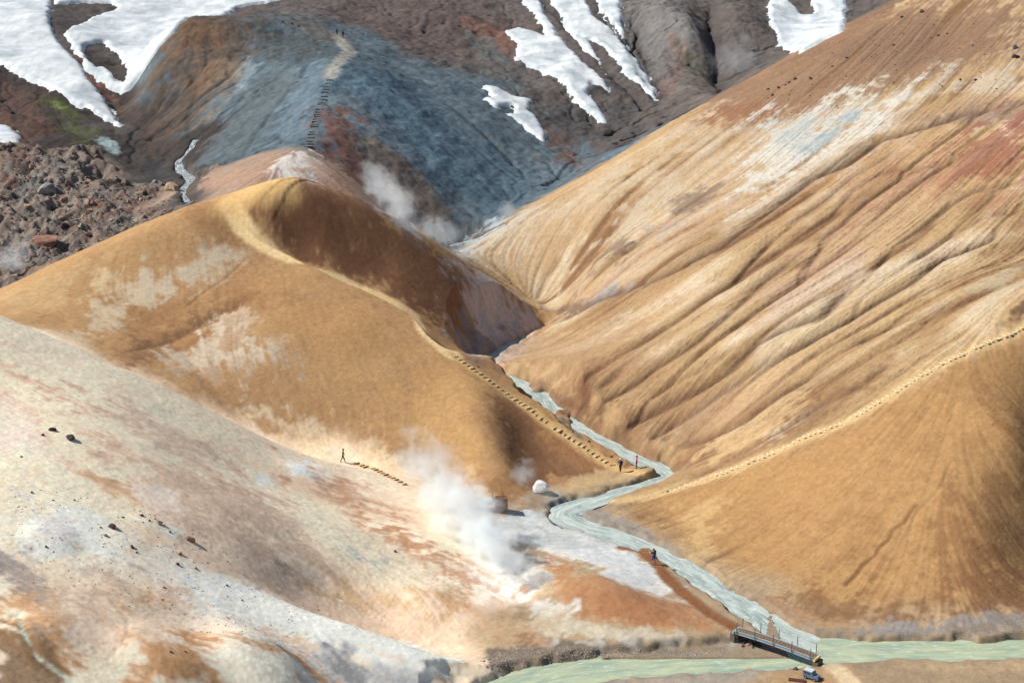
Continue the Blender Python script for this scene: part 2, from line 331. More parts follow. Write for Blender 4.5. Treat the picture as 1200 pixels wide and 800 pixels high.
for a_, b_ in zip(RIDGE[:-1], RIDGE[1:]):
    ex, ey = b_ - a_; tt = np.clip(((GX[s_] - a_[0]) * ex + (GY[s_] - a_[1]) * ey) / (ex * ex + ey * ey), 0, 1); dd = np.hypot(GX[s_] - a_[0] - tt * ex, GY[s_] - a_[1] - tt * ey); mm = dd < bst
    bst[mm] = dd[mm]; sd[mm] = (ex * (GY[s_] - a_[1]) - ey * (GX[s_] - a_[0]))[mm]
HT[s_] -= np.where(sd > 0, 2.0 * (d / 4.5) * np.exp(1 - d / 4.5), .25 * (d / 3) * np.exp(1 - d / 3)) * O_[s_] * ss(.02, .34, t) * (1 - ss(.9, 1, t))
def dome(px, rx, ry, h, ang=0.0, pw=2.0):
    global HT
    x, y = cast([px], HB)[0]; c, s2 = math.cos(ang), math.sin(ang); a = ((GX - x) * c + (GY - y) * s2) / rx; b = (-(GX - x) * s2 + (GY - y) * c) / ry
    HT += h * np.exp(-(a * a + b * b) ** (pw / 2))
dome((310, 790), 4.8, 3.6, 2.1, -.6, 3); dome((200, 770), 4, 3.5, .8, 0, 3); dome((500, 640), 5, 3, .7, -.6); dome((60, 630), 2, 2, .35, 0, 3); dome((355, 553), 2, 1.4, .4); dome((180, 618), 2.4, 1.2, .3)
dome((795, 45), 7, 22, 5, .15); dome((868, 40), 8, 18, 4, -.1); dome((520, 30), 14, 10, 3); dome((700, 690), 5, 2.2, .6, -.4, 3); dome((60, 740), 2.5, 3, .6)

# water courses: bed cut below the water level
STREAM = [(640, 383, 3.9, 1.2), (600, 404, 3.6, 1.2), (566, 424, 3.3, 1.2), (580, 437, 3.1, 1.4), (606, 448, 2.8, 1.8), (634, 464, 2.5, 2.7), (652, 488, 2.0, 2.9), (690, 512, 1.5, 2.6), (735, 533, 1.05, 2.2), (766, 546, .85, 2.2), (787, 557, .75, 1.7), (762, 568, .68, 1.4), (720, 579, .6, 1.8), (680, 592, .52, 2.6), (655, 602, .48, 3.4), (680, 615, .42, 3.2), (740, 635, .33, 2.2), (792, 659, .22, 2.2), (832, 685, .15, 2.3), (870, 710, .1, 2.5), (908, 735, .05, 3.0), (940, 753, .03, 3.2), (968, 765, -.1, 3.4)]
RIVER = [(1420, 757, .25, 3.2), (1200, 763, .12, 3.2), (1080, 764, .06, 3.2), (1000, 763, 0, 3.8), (930, 766, -.03, 5.0), (850, 773, -.06, 4.6), (780, 777, -.08, 4.4), (710, 783, -.1, 4.2), (640, 793, -.12, 4.2), (592, 806, -.14, 4.2), (568, 835, -.18, 4.2), (565, 890, -.25, 4.4), (580, 960, -.3, 4.4)]
def brook(pts):
    xy = cast([a[:2] for a in pts], HB); z = bil(HB, xy[:, 0], xy[:, 1]) - .2
    z = np.minimum.accumulate(z); return xy, z, np.array([a[2] for a in pts])
BACKST = brook([(229, 163, .5), (222, 176, .6), (209, 189, .8), (212, 200, 1.6), (224, 206, 1.8), (214, 222, .6), (220, 236, .5)])
UPST = brook([(592, 262, .9), (560, 279, 1.1), (540, 284, 1.4), (530, 288, 1.4)])
def course(px):
    if isinstance(px, tuple): return px
    q = [PZ(u, v, z) for u, v, z, _ in px]; ws = [a[3] for a in px]
    return np.array([(a[0], a[1]) for a in q]), np.array([a[2] for a in q]), np.array(ws)
def smooth_course(xy, z, wd, n=160):
    L = np.r_[0, np.cumsum(np.hypot(*np.diff(xy, axis=0).T))]; t = np.linspace(0, L[-1], n)
    c = [np.interp(t, L, a) for a in (xy[:, 0], xy[:, 1], z, wd)]
    for _ in range(3): c = [np.r_[a[0], (a[:-2] + 2 * a[1:-1] + a[2:]) / 4, a[-1]] for a in c]
    return np.c_[c[0], c[1]], c[2], c[3]
WET = np.zeros_like(HT); BANK = np.zeros_like(HT)
COURSES = {}
for nm, px in (('stream', STREAM), ('river', RIVER), ('back', BACKST), ('up', UPST)):
    xy, z, wd = smooth_course(*course(px)); COURSES[nm] = (xy, z, wd)
    s_ = box(xy, 14); d, t = seg_dist(xy, GX[s_], GY[s_]); tt = np.linspace(0, 1, len(z))
    L = np.r_[0, np.cumsum(np.hypot(*np.diff(xy, axis=0).T))]; zz = np.interp(t, L / L[-1], z); ww = np.interp(t, L / L[-1], wd) / 2
    d = d + (fbm(GX[s_], GY[s_], 2.5, 3, 31) - .5) * 2.0
    raised = np.maximum(HT[s_], zz + .2); kb = ss(1.0, 4.0, d - ww)
    bank = raised * (1 - kb) + HT[s_] * kb
    lowb = zz + .2 + np.clip(d - ww, 0, 30) * (.5 if nm == 'river' else .75)     # keep banks from overhanging the water
    if nm in ('stream', 'river'): bank = np.minimum(bank, lowb + .3 * np.clip(d - ww - 2.5, 0, 30) ** 2)
    k = ss(0, .9, d - ww)
    bed = zz - .36 + (fbm(GX[s_], GY[s_], 2.6, 3, 33) - .5) * (.95 if nm == 'stream' else .5)
    new = bed * (1 - k) + bank * k; HT[s_] = np.where(WET[s_] > .15, np.minimum(HT[s_], new), new)
    WET[s_] = np.maximum(WET[s_], 1 - ss(-.2, .8, d - ww)); BANK[s_] = np.maximum(BANK[s_], 1 - ss(.3, 2.6, d - ww))
pth = cast([(735, 642), (752, 645), (764, 656), (780, 675), (805, 699), (835, 721), (864, 739)], HT); s_ = box(pth, 4); d, t = seg_dist(pth, GX[s_], GY[s_])
HT[s_] = np.maximum(HT[s_], (.62 * (1 - ss(.5, 1.3, d))) * ss(0, .25, t) + .05)
def ground(x, y):
    return bil(HT, np.array([x]), np.array([y]))[0]
def hit(u, v):
    x, y = cast([(u, v)], HT)[0]; return Vector((x, y, ground(x, y)))
BARS = [[(647, 463), (658, 466), (666, 476), (655, 478)], [(653, 484), (663, 484), (669, 500), (658, 496)], [(622, 453), (634, 456), (637, 463), (626, 460)], [(668, 508), (680, 512), (686, 519), (674, 516)]]
for b in BARS:
    xy = cast(b, HT); s_ = box(xy, 2); sd = poly_sd(xy, GX[s_], GY[s_]) + (vn(GX[s_], GY[s_], .9, 5) - .5) * .8
    HT[s_] += .72 * ss(-.7, .2, sd) * np.clip(WET[s_] * 2, 0, 1); WET[s_] *= 1 - ss(-.2, .5, sd)
# ------------------------------------------------------------------ soil colours, with shade painted into a few flanks
def lin(c):
    c = np.array(c, float) / 255
    return np.where(c <= .04045, c / 12.92, ((c + .055) / 1.055) ** 2.4)
GAIN = .78
CB = np.zeros((NY, NX, 3), np.float32)
BASE = {'O': (194, 148, 90), 'R': (182, 144, 94), 'S': (236, 214, 186), 'V': (190, 160, 118), 'K': (146, 126, 112), 'D': (74, 66, 62), 'G': (96, 112, 122), 'B': (108, 98, 94), 'P': (176, 146, 122), 'N': (92, 84, 82), 'W': (96, 88, 84)}
tot = sum(REG.values())
for l, c in BASE.items(): CB += (REG[l] / tot)[..., None] * lin(c)[None, None] * GAIN
N5 = fbm(GX, GY, 6, 4, 61) - .5; N2 = fbm(GX, GY, 1.6, 3, 62) - .5; N20 = fbm(GX, GY, 22, 4, 63) - .5; NF = fbm(GX, GY, .6, 2, 64) - .5
def paint(m, rgb):
    c = (lin(rgb) * GAIN).astype(np.float32)
    CB[:] = CB + (c - CB) * m[..., None]
def patch(px, rgb, soft=2.0, amt=1.0, streak=.8, rough=1.0):
    xy = cast(px, HT); s_ = box(xy, soft * 2 + 3)
    sd = poly_sd(xy, GX[s_], GY[s_]) + soft * (streak * (.45 * L1[s_] + .5 * L2[s_]) + rough * (3.2 * N5[s_] + 3.2 * N2[s_] + 1.4 * NF[s_])); soft *= .6
    m = (ss(-soft, soft, sd) * amt)[..., None]; c = (lin(rgb) * GAIN).astype(np.float32)
    CB[s_] = CB[s_] + (c - CB[s_]) * m
def stroke(px, rgb, wd=1.0, amt=1.0, rough=.5, soft=.6):
    xy = cast(px, HT); s_ = box(xy, wd * 3 + 2); d, t = seg_dist(xy, GX[s_], GY[s_])
    d = d + rough * wd * (2.4 * N2[s_] + .35 * L1[s_]); m = ((1 - ss(wd * (1 - soft), wd * (1 + soft), d)) * amt)[..., None]
    c = (lin(rgb) * GAIN).astype(np.float32); CB[s_] = CB[s_] + (c - CB[s_]) * m

paint(np.clip(R_ * (.35 + 1.2 * N20 + .22 * L3) * (1 - FRONT), 0, .7), (206, 172, 118))
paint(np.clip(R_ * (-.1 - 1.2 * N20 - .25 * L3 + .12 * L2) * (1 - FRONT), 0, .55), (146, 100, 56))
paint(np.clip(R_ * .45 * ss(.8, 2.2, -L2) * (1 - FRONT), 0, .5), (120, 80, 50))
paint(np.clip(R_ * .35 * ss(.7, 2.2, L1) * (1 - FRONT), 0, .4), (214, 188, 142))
paint(np.clip(O_ * (.15 + 1.6 * N20 + .16 * L3 + .03 * L1 + 1.6 * N5 + 1.2 * N2), 0, .45), (206, 160, 92))
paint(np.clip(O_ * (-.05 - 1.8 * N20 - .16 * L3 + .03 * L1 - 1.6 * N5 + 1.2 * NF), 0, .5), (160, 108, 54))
paint(FRONT * R_, (190, 144, 84)); paint(np.clip(FRONT * R_ * (.02 + .09 * L1 + 1.5 * N5 + 1.4 * N2), 0, .35), (144, 98, 50)); paint(np.clip(FRONT * R_ * (.02 - .09 * L1 + 1.5 * N20 + 1.4 * N5), 0, .35), (196, 152, 90))
paint(np.clip(S_ * (.25 + 2.2 * N5 + .15 * L3), 0, .6), (228, 216, 194))
paint(np.clip(S_ * (-.05 - 2.4 * N20 - .2 * L3), 0, .55), (204, 176, 148))
paint(np.clip(S_ * ss(.16, .34, N2), 0, .3), (170, 150, 130))
paint(np.clip(G_ * (.2 + .14 * L3 + 2.2 * N5), 0, .7), (74, 94, 108)); paint(np.clip(G_ * (-.05 + .12 * L1 + .1 * L2 - 2 * N20 + 1.6 * N2), 0, .6), (126, 146, 156))
paint(np.clip(B_ * (.1 + .15 * L3 + 2.6 * N20), 0, .7), (82, 80, 82)); paint(np.clip(B_ * (-.05 + .1 * L2 - 2.6 * N5), 0, .5), (122, 104, 92))
paint(np.clip(D_ * (.0 + .25 * L3 + 2 * N20), 0, .7), (84, 66, 58)); paint(np.clip(D_ * (-.1 + .12 * L2 + 2.4 * N5), 0, .5), (52, 50, 50))
KN = fbm(GX, GY, 4, 4, 91) - .5; KM = fbm(GX, GY, 2.4, 3, 92) - .5
paint(np.clip(K_ * ss(.02, .2, KN), 0, .8), (156, 108, 86)); paint(np.clip(K_ * ss(.04, .2, -KN), 0, .8), (136, 134, 132)); paint(np.clip(K_ * ss(.1, .25, KM), 0, .8), (176, 158, 126)); paint(np.clip(K_ * ss(.1, .28, -KM), 0, .7), (98, 84, 78))
paint(np.clip(K_ * ss(.5, .3, rid), 0, .6), (66, 58, 56))
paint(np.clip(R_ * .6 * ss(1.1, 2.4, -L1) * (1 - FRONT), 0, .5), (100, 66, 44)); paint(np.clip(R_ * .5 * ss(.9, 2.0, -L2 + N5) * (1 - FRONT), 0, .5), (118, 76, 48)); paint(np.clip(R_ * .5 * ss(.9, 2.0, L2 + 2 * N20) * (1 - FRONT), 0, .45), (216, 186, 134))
paint(np.clip(K_ * ss(.0, .3, fbm(GX, GY, 12, 4, 97) - .5), 0, .6), (168, 150, 132))
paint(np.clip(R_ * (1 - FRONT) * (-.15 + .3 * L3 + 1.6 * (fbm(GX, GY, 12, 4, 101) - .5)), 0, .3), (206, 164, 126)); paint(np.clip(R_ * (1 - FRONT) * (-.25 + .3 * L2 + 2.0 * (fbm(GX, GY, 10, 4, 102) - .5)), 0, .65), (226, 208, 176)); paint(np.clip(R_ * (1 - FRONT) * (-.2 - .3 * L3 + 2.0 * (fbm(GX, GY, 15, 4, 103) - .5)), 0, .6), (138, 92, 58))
paint(np.clip(SMO * R_ * (.42 + .25 * L2 + 1.5 * N5), 0, .6), (212, 190, 156)); paint(np.clip(SMO * R_ * (-.1 + .25 * L3 + 2 * N2), 0, .5), (196, 164, 140))
# grey mountain
patch([(165, 105), (190, 60), (215, 22), (290, 12), (310, 40), (300, 75), (270, 110), (232, 150), (215, 160)], (104, 88, 74), 4, .9)
patch([(198, 35), (250, 25), (250, 60), (215, 70), (195, 70)], (140, 104, 74), 3, .55)
patch([(235, 70), (275, 85), (235, 110), (215, 105)], (146, 112, 84), 3, .55)
patch([(290, 65), (305, 75), (285, 115), (262, 150), (255, 150), (268, 115)], (140, 162, 174), 1.6, .8)
patch([(270, 75), (290, 70), (268, 115), (245, 150), (228, 160), (240, 125)], (150, 136, 116), 2, .5)
patch([(255, 150), (300, 90), (360, 75), (355, 100), (310, 150), (280, 190), (225, 195)], (98, 110, 114), 3, .7)
patch([(300, 30), (385, 45), (395, 65), (350, 70), (310, 65), (295, 50)], (88, 94, 94), 3, .8)
patch([(330, 14), (400, 44), (412, 60), (385, 52), (340, 30)], (116, 108, 98), 2, .7)
patch([(365, 75), (392, 80), (380, 120), (355, 150), (320, 170), (335, 130)], (112, 134, 148), 2.5, .8)
patch([(400, 70), (450, 75), (520, 130), (600, 200), (640, 225), (560, 255), (480, 190), (420, 130), (395, 100)], (78, 102, 118), 4, .85)
patch([(420, 90), (450, 95), (520, 170), (560, 225), (500, 190), (440, 130)], (104, 134, 150), 2.5, .6)
patch([(385, 125), (415, 125), (425, 170), (450, 210), (420, 215), (380, 180), (368, 160)], (120, 74, 60), 3, .8)
patch([(412, 150), (450, 165), (520, 240), (545, 275), (500, 270), (450, 225), (420, 185)], (104, 84, 70), 3, .8)
patch([(430, 150), (455, 160), (440, 185), (425, 175)], (150, 142, 130), 2, .5)
patch([(400, 0), (520, 0), (600, 20), (610, 70), (560, 70), (480, 60), (420, 35)], (104, 86, 80), 5, .8)
patch([(540, 20), (580, 30), (605, 55), (606, 70), (580, 60)], (150, 100, 78), 2.5, .7)
patch([(552, 40), (575, 48), (590, 70), (565, 68)], (94, 110, 110), 2, .7)
patch([(500, 75), (600, 80), (650, 130), (680, 190), (640, 185), (580, 100)], (92, 98, 98), 3, .6)
patch([(640, 150), (672, 170), (690, 190), (672, 200), (650, 190)], (120, 82, 64), 2.5, .7)
patch([(735, 0), (800, 0), (830, 60), (800, 110), (775, 100), (740, 50)], (138, 136, 134), 4, .8)
patch([(790, 40), (810, 60), (790, 110), (776, 112)], (140, 100, 84), 2, .6)
patch([(800, 0), (870, 0), (905, 50), (920, 75), (860, 100), (825, 60)], (112, 102, 96), 4, .8)
patch([(805, 60), (830, 80), (850, 95), (830, 105), (800, 85)], (72, 78, 48), 2.5, .7)
patch([(800, 90), (840, 85), (850, 110), (815, 125), (800, 110)], (128, 112, 104), 3, .6)
patch([(990, 0), (1060, 0), (1030, 20), (992, 35)], (68, 76, 74), 2, .8)
patch([(640, 120), (690, 140), (740, 160), (690, 175), (650, 150)], (80, 80, 82), 3, .6)
# dark left mountainside
patch([(0, 92), (35, 120), (55, 150), (30, 170), (0, 150)], (112, 76, 60), 3, .7)
patch([(55, 112), (85, 125), (110, 160), (100, 168), (75, 145)], (80, 92, 26), 1.6, .8)
patch([(62, 118), (75, 125), (72, 130), (62, 125)], (120, 140, 34), .8, .8)
patch([(117, 160), (133, 165), (137, 180), (120, 172)], (150, 176, 180), .9, .9)
patch([(135, 120), (170, 130), (205, 160), (220, 175), (190, 175), (150, 140)], (98, 74, 62), 2.5, .6)
patch([(80, 60), (115, 90), (128, 115), (118, 112), (90, 80)], (146, 92, 68), 2, .6)
# pink spur
patch([(230, 215), (300, 195), (345, 180), (360, 195), (300, 210), (240, 222)], (188, 146, 118), 2, .7)
patch([(325, 190), (352, 180), (385, 205), (365, 215), (335, 205)], (222, 218, 212), 2, .9)
patch([(360, 190), (400, 210), (440, 255), (415, 245), (370, 215)], (186, 140, 108), 2, .7)
# steaming gully and upper stream
patch([(440, 245), (480, 262), (525, 280), (520, 296), (480, 282)], (196, 200, 196), 2, .9)
patch([(525, 292), (580, 266), (640, 236), (620, 256), (560, 290), (532, 304)], (196, 190, 178), 2, .8)
patch([(522, 286), (570, 262), (600, 255), (560, 280), (530, 300)], (176, 190, 196), 1.6, .8)
# ochre hill
patch([(290, 232), (360, 214), (430, 246), (520, 296), (560, 330), (540, 400), (490, 362), (420, 322), (350, 296), (300, 262)], (150, 102, 64), 2.5, .9, .5)  # far flank: brown soil, darkened here and in the next patch as painted shade
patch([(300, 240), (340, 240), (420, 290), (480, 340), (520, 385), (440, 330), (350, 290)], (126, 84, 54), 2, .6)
patch([(520, 300), (600, 345), (645, 374), (600, 395), (555, 420), (545, 400), (560, 360)], (228, 206, 194), 2.0, .95)
patch([(560, 325), (600, 345), (640, 370), (600, 372), (570, 350)], (216, 204, 194), 2, .6)
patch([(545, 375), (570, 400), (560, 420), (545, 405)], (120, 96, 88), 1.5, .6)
patch([(600, 470), (720, 545), (690, 560), (640, 565), (604, 575), (590, 520), (570, 460)], (128, 86, 54), 1.2, .8, .4)  # shaded side of the spur painted in darker brown to sharpen its edge
patch([(615, 480), (700, 535), (720, 548), (680, 552), (640, 510)], (170, 118, 66), 1.2, .7, .3)
patch([(0, 350), (60, 322), (130, 292), (140, 320), (80, 345), (20, 365)], (206, 172, 114), 3, .6)
patch([(105, 325), (135, 318), (125, 345), (95, 350)], (228, 202, 150), 2, .7)
patch([(150, 335), (215, 312), (260, 300), (215, 330), (150, 370), (80, 400), (90, 385)], (220, 200, 162), 2, .75)
patch([(175, 320), (230, 300), (285, 290), (250, 315), (190, 345), (150, 360)], (206, 190, 160), 2, .6)
patch([(140, 400), (200, 385), (290, 350), (285, 362), (220, 395), (180, 425), (150, 430)], (146, 104, 66), 1.5, .75)
patch([(230, 395), (275, 370), (292, 362), (285, 395), (320, 405), (325, 420), (290, 425), (240, 440), (200, 430), (190, 420)], (226, 208, 178), 2, .85)
patch([(255, 398), (285, 385), (275, 405), (258, 408)], (190, 148, 104), 1, .7)
patch([(330, 415), (352, 425), (345, 445), (325, 435)], (196, 180, 160), 2, .6)
patch([(190, 430), (300, 440), (360, 480), (420, 520), (350, 520), (270, 490)], (186, 142, 92), 3, .6)
patch([(275, 490), (330, 480), (420, 500), (480, 530), (560, 575), (540, 590), (470, 560), (400, 535), (340, 520)], (232, 206, 164), 2.5, .85)
patch([(300, 495), (340, 498), (330, 510), (300, 505)], (176, 120, 66), 1, .6)
patch([(310, 330), (400, 340), (470, 375), (520, 420), (440, 430), (340, 400), (305, 360)], (188, 138, 74), 4, .5)
patch([(420, 440), (540, 430), (565, 470), (580, 540), (500, 560), (440, 500)], (206, 158, 84), 4, .6)
stroke([(530, 414), (600, 465), (660, 508), (720, 548)], (206, 160, 96), 1.0, .8, .2, .5)
# ribbed hillside
patch([(870, 95), (1060, 5), (1200, -5), (1200, 60), (1080, 110), (1000, 120), (900, 150), (850, 140), (830, 130)], (150, 112, 82), 5, .85)
patch([(960, 60), (1060, 20), (1200, 10), (1200, 45), (1050, 75)], (138, 106, 84), 4, .5)
patch([(840, 130), (890, 118), (905, 130), (860, 150), (830, 145)], (160, 106, 64), 2.5, .6)
patch([(1000, 120), (1100, 90), (1200, 70), (1200, 110), (1100, 120), (1040, 135)], (206, 190, 164), 4, .75)
patch([(905, 150), (960, 140), (1060, 118), (1045, 150), (1000, 180), (960, 205), (930, 220), (880, 235), (890, 205), (895, 175)], (218, 214, 202), 4, .9, 1.5, 1.2)
patch([(915, 145), (945, 148), (935, 165), (918, 158)], (176, 186, 184), 2.2, .6, 1.5)
patch([(950, 165), (995, 135), (998, 145), (965, 175), (955, 178)], (150, 174, 184), 2.2, .75, 1.5)
patch([(1000, 175), (1035, 158), (1040, 162), (1005, 187), (985, 200)], (120, 128, 112), 1.2, .7)
patch([(960, 195), (1000, 180), (980, 200), (955, 212)], (160, 172, 160), 1.4, .5)
patch([(1050, 135), (1120, 115), (1200, 108), (1200, 120), (1110, 135), (1050, 150)], (176, 132, 78), 2.5, .65)
patch([(1085, 145), (1140, 128), (1200, 122), (1200, 140), (1130, 150)], (150, 124, 112), 2, .7)
patch([(1140, 175), (1200, 142), (1200, 195), (1120, 220), (1060, 230), (1000, 262), (1060, 205)], (168, 100, 72), 5, .55, 1.6)
patch([(1155, 165), (1200, 150), (1200, 180), (1150, 190)], (150, 76, 60), 4, .5, 1.5)
patch([(930, 210), (1000, 165), (1100, 150), (1000, 205), (940, 245), (880, 275)], (196, 150, 94), 3, .5)
patch([(540, 300), (620, 260), (700, 215), (780, 165), (830, 160), (780, 210), (700, 270), (620, 310), (570, 320)], (206, 186, 152), 4, .6)
patch([(640, 270), (700, 240), (720, 260), (650, 310), (600, 320)], (196, 152, 96), 4, .6)
patch([(720, 240), (790, 215), (800, 235), (740, 275), (710, 285)], (200, 186, 160), 3, .6)
patch([(790, 235), (840, 215), (845, 225), (810, 250), (795, 252)], (124, 104, 88), 1.6, .7)
patch([(690, 295), (735, 278), (755, 285), (720, 310), (680, 320)], (122, 92, 72), 2, .7)
patch([(735, 283), (748, 280), (740, 292), (732, 292)], (82, 78, 82), .8, .8)
patch([(660, 300), (705, 275), (715, 285), (680, 310)], (226, 214, 186), 2, .6)
patch([(765, 270), (800, 255), (790, 270), (765, 285)], (186, 178, 168), 1.5, .6)
patch([(630, 330), (655, 320), (660, 350), (640, 365)], (214, 194, 152), 1.5, .6)
patch([(640, 362), (690, 350), (720, 345), (665, 372)], (116, 92, 74), 1.4, .7)
patch([(690, 352), (715, 335), (720, 342), (700, 356)], (160, 166, 168), .9, .6)
patch([(740, 330), (755, 322), (757, 328), (738, 340)], (190, 192, 186), .8, .8)
patch([(700, 385), (745, 358), (740, 370), (700, 395)], (210, 196, 168), 1.2, .7)
patch([(900, 330), (1000, 285), (1010, 300), (940, 360), (880, 400), (870, 390)], (196, 150, 130), 3, .4)
patch([(905, 350), (1000, 310), (1020, 320), (950, 375), (880, 415)], (214, 196, 170), 2, .4)
patch([(560, 425), (640, 440), (700, 480), (760, 525), (790, 545), (740, 530), (660, 475), (590, 440)], (140, 104, 72), 2, .7)
patch([(860, 500), (950, 470), (1000, 462), (930, 495), (880, 520), (830, 545)], (222, 186, 128), 2, .7)
patch([(890, 520), (940, 488), (960, 482), (910, 515), (870, 538)], (232, 216, 188), 1, .6)
patch([(940, 480), (1005, 450), (1045, 425), (1030, 450), (980, 475), (945, 495)], (140, 96, 54), 1.5, .6)
patch([(960, 370), (1080, 330), (1200, 280), (1200, 300), (1100, 350), (980, 400), (900, 440)], (212, 180, 122), 3, .5)
patch([(1150, 335), (1200, 312), (1200, 335), (1160, 350)], (190, 176, 142), 2, .6)
patch([(1182, 365), (1200, 352), (1200, 378), (1186, 380)], (84, 56, 40), 1, .8)
patch([(780, 580), (900, 545), (960, 560), (880, 600), (820, 640), (790, 615)], (196, 152, 86), 4, .5)
patch([(800, 605), (830, 590), (850, 640), (840, 670), (815, 650)], (222, 184, 118), 2.5, .6)
patch([(1100, 640), (1200, 560), (1200, 720), (1080, 720), (1050, 700)], (146, 102, 60), 6, .5); patch([(900, 690), (1000, 700), (1120, 690), (1200, 660), (1200, 720), (1080, 724), (960, 725)], (136, 92, 54), 2.5, .6)  # first patch paints in the shade of the right edge that turns away
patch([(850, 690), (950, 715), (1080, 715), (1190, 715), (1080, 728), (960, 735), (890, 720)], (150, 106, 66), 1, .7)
stroke([(1074, 592), (1066, 602), (1060, 612), (1047, 621), (1043, 631), (1030, 641), (1026, 650), (1012, 661), (1002, 674), (990, 684)], (110, 70, 38), .16, .6, .8)
stroke([(700, 592), (760, 580), (800, 569), (860, 550), (900, 533), (1000, 490), (1050, 458), (1100, 428), (1150, 404), (1200, 383)], (214, 178, 118), 1.0, .7, .2, .5)
patch([(575, 432), (640, 400), (720, 375), (780, 390), (760, 430), (700, 465), (640, 450)], (176, 136, 92), 4, .6)
patch([(690, 480), (760, 450), (820, 440), (850, 460), (800, 500), (760, 530)], (170, 126, 84), 3, .5)
# valley floor
patch([(640, 602), (700, 626), (750, 645), (765, 662), (800, 692), (780, 700), (720, 690), (680, 662), (620, 640), (590, 622), (600, 606)], (232, 230, 222), 1.2, .95)
patch([(600, 612), (640, 620), (690, 636), (650, 630)], (214, 190, 150), .6, .7)
patch([(600, 580), (660, 575), (700, 585), (660, 600), (620, 608)], (188, 178, 158), 1.2, .8)
patch([(610, 590), (630, 580), (640, 590), (618, 600)], (150, 110, 70), .7, .6)
patch([(690, 596), (715, 605), (760, 625), (790, 645), (740, 632), (700, 620), (678, 606)], (164, 156, 146), .7, .9)
patch([(660, 560), (720, 553), (760, 552), (765, 562), (730, 573), (660, 582)], (206, 172, 116), 1, .8)
patch([(625, 655), (645, 650), (700, 672), (775, 703), (850, 745), (760, 735), (690, 730), (640, 700)], (190, 134, 82), 1.2, .9)
patch([(680, 680), (740, 700), (780, 725), (720, 725), (680, 710)], (172, 110, 60), 1.6, .6)
patch([(548, 650), (600, 640), (640, 655), (645, 690), (665, 716), (620, 730), (575, 705), (545, 680)], (222, 222, 214), 1.4, .95)
patch([(605, 662), (632, 665), (636, 690), (615, 690)], (140, 144, 144), .8, .7, .8, 2)
patch([(640, 705), (680, 728), (760, 742), (850, 752), (860, 760), (740, 752), (640, 745), (600, 730)], (214, 204, 178), .8, .8)
patch([(560, 770), (580, 755), (640, 748), (760, 752), (850, 756), (850, 765), (720, 768), (630, 776), (570, 788)], (118, 108, 96), .6, .85); patch([(600, 748), (680, 748), (780, 752), (850, 756), (840, 761), (700, 757)], (214, 208, 194), .5, .8, .3, 2.5)
patch([(575, 745), (620, 735), (640, 750), (590, 758)], (156, 106, 62), .8, .7)
patch([(955, 735), (1000, 732), (1100, 728), (1200, 720), (1200, 748), (1050, 745), (985, 745)], (156, 152, 148), .8, .9)
patch([(1090, 735), (1200, 728), (1200, 742), (1110, 743)], (150, 124, 98), 1, .7)
patch([(900, 700), (960, 725), (1020, 732), (1000, 742), (950, 735), (900, 722)], (196, 154, 104), .8, .7)
patch([(560, 830), (700, 800), (900, 788), (1010, 778), (1250, 782), (1250, 850), (600, 850)], (166, 142, 108), 1, .8)
patch([(700, 800), (860, 786), (915, 785), (900, 798), (780, 805)], (170, 166, 156), 1, .7)
patch([(880, 800), (915, 782), (955, 778), (990, 790), (1000, 810), (900, 815)], (190, 150, 98), .8, .8)
stroke([(955, 772), (975, 780), (990, 790), (1005, 806), (1020, 830)], (232, 204, 158), .95, 1, .2, .4)
stroke([(735, 642), (752, 645), (764, 655), (780, 674), (805, 698), (835, 720), (866, 738)], (150, 110, 78), .85, .95, .1, .3)
patch([(660, 586), (690, 592), (660, 606), (635, 606)], (198, 206, 206), .8, .7); patch([(600, 604), (645, 606), (690, 630), (745, 648), (775, 676), (740, 684), (680, 652), (620, 632)], (212, 220, 222), 1, .85, .5, 1.6); patch([(640, 622), (690, 640), (670, 642), (630, 628)], (170, 178, 178), .5, .5, .4, 2)
# pale slope
patch([(120, 440), (200, 480), (260, 530), (200, 540), (130, 500)], (222, 214, 188), 3, .7); patch([(60, 560), (120, 570), (180, 640), (140, 680), (70, 670), (30, 620)], (220, 216, 196), 3, .6)
patch([(260, 560), (330, 590), (390, 640), (420, 690), (360, 670), (290, 610)], (204, 188, 166), 3, .6); patch([(440, 660), (520, 690), (560, 720), (500, 715)], (198, 150, 92), 2, .6); patch([(180, 660), (280, 680), (330, 700), (250, 710), (190, 690)], (222, 220, 206), 2, .7)
patch([(330, 590), (400, 625), (470, 680), (440, 690), (370, 640)], (206, 210, 184), 2, .6); patch([(420, 600), (470, 625), (500, 650), (450, 640)], (180, 126, 92), 2.5, .6)
patch([(0, 372), (100, 415), (200, 460), (330, 525), (400, 542), (470, 570), (440, 580), (300, 530), (180, 480), (60, 430), (0, 410)], (224, 210, 184), 3, .7)
patch([(0, 440), (60, 470), (70, 530), (30, 520), (0, 480)], (198, 156, 132), 4, .6)
patch([(80, 480), (220, 520), (330, 580), (380, 660), (280, 640), (180, 580), (90, 540)], (200, 174, 150), 5, .6)
patch([(0, 470), (40, 480), (60, 530), (30, 560), (0, 540)], (224, 218, 206), 3, .6)
patch([(20, 545), (50, 555), (45, 570), (25, 565)], (214, 206, 110), 2, .35)
patch([(0, 545), (15, 550), (15, 575), (0, 575)], (186, 196, 200), 1.5, .7)
patch([(45, 610), (80, 600), (115, 605), (120, 640), (75, 650), (45, 645)], (232, 228, 216), 1.6, .9)
patch([(52, 615), (75, 612), (75, 632), (55, 630)], (206, 206, 204), .8, .8)
patch([(155, 605), (180, 612), (205, 620), (205, 632), (175, 625)], (236, 234, 226), 1, .9)
patch([(335, 540), (365, 540), (380, 555), (370, 565), (340, 560)], (234, 232, 224), 1, .9)
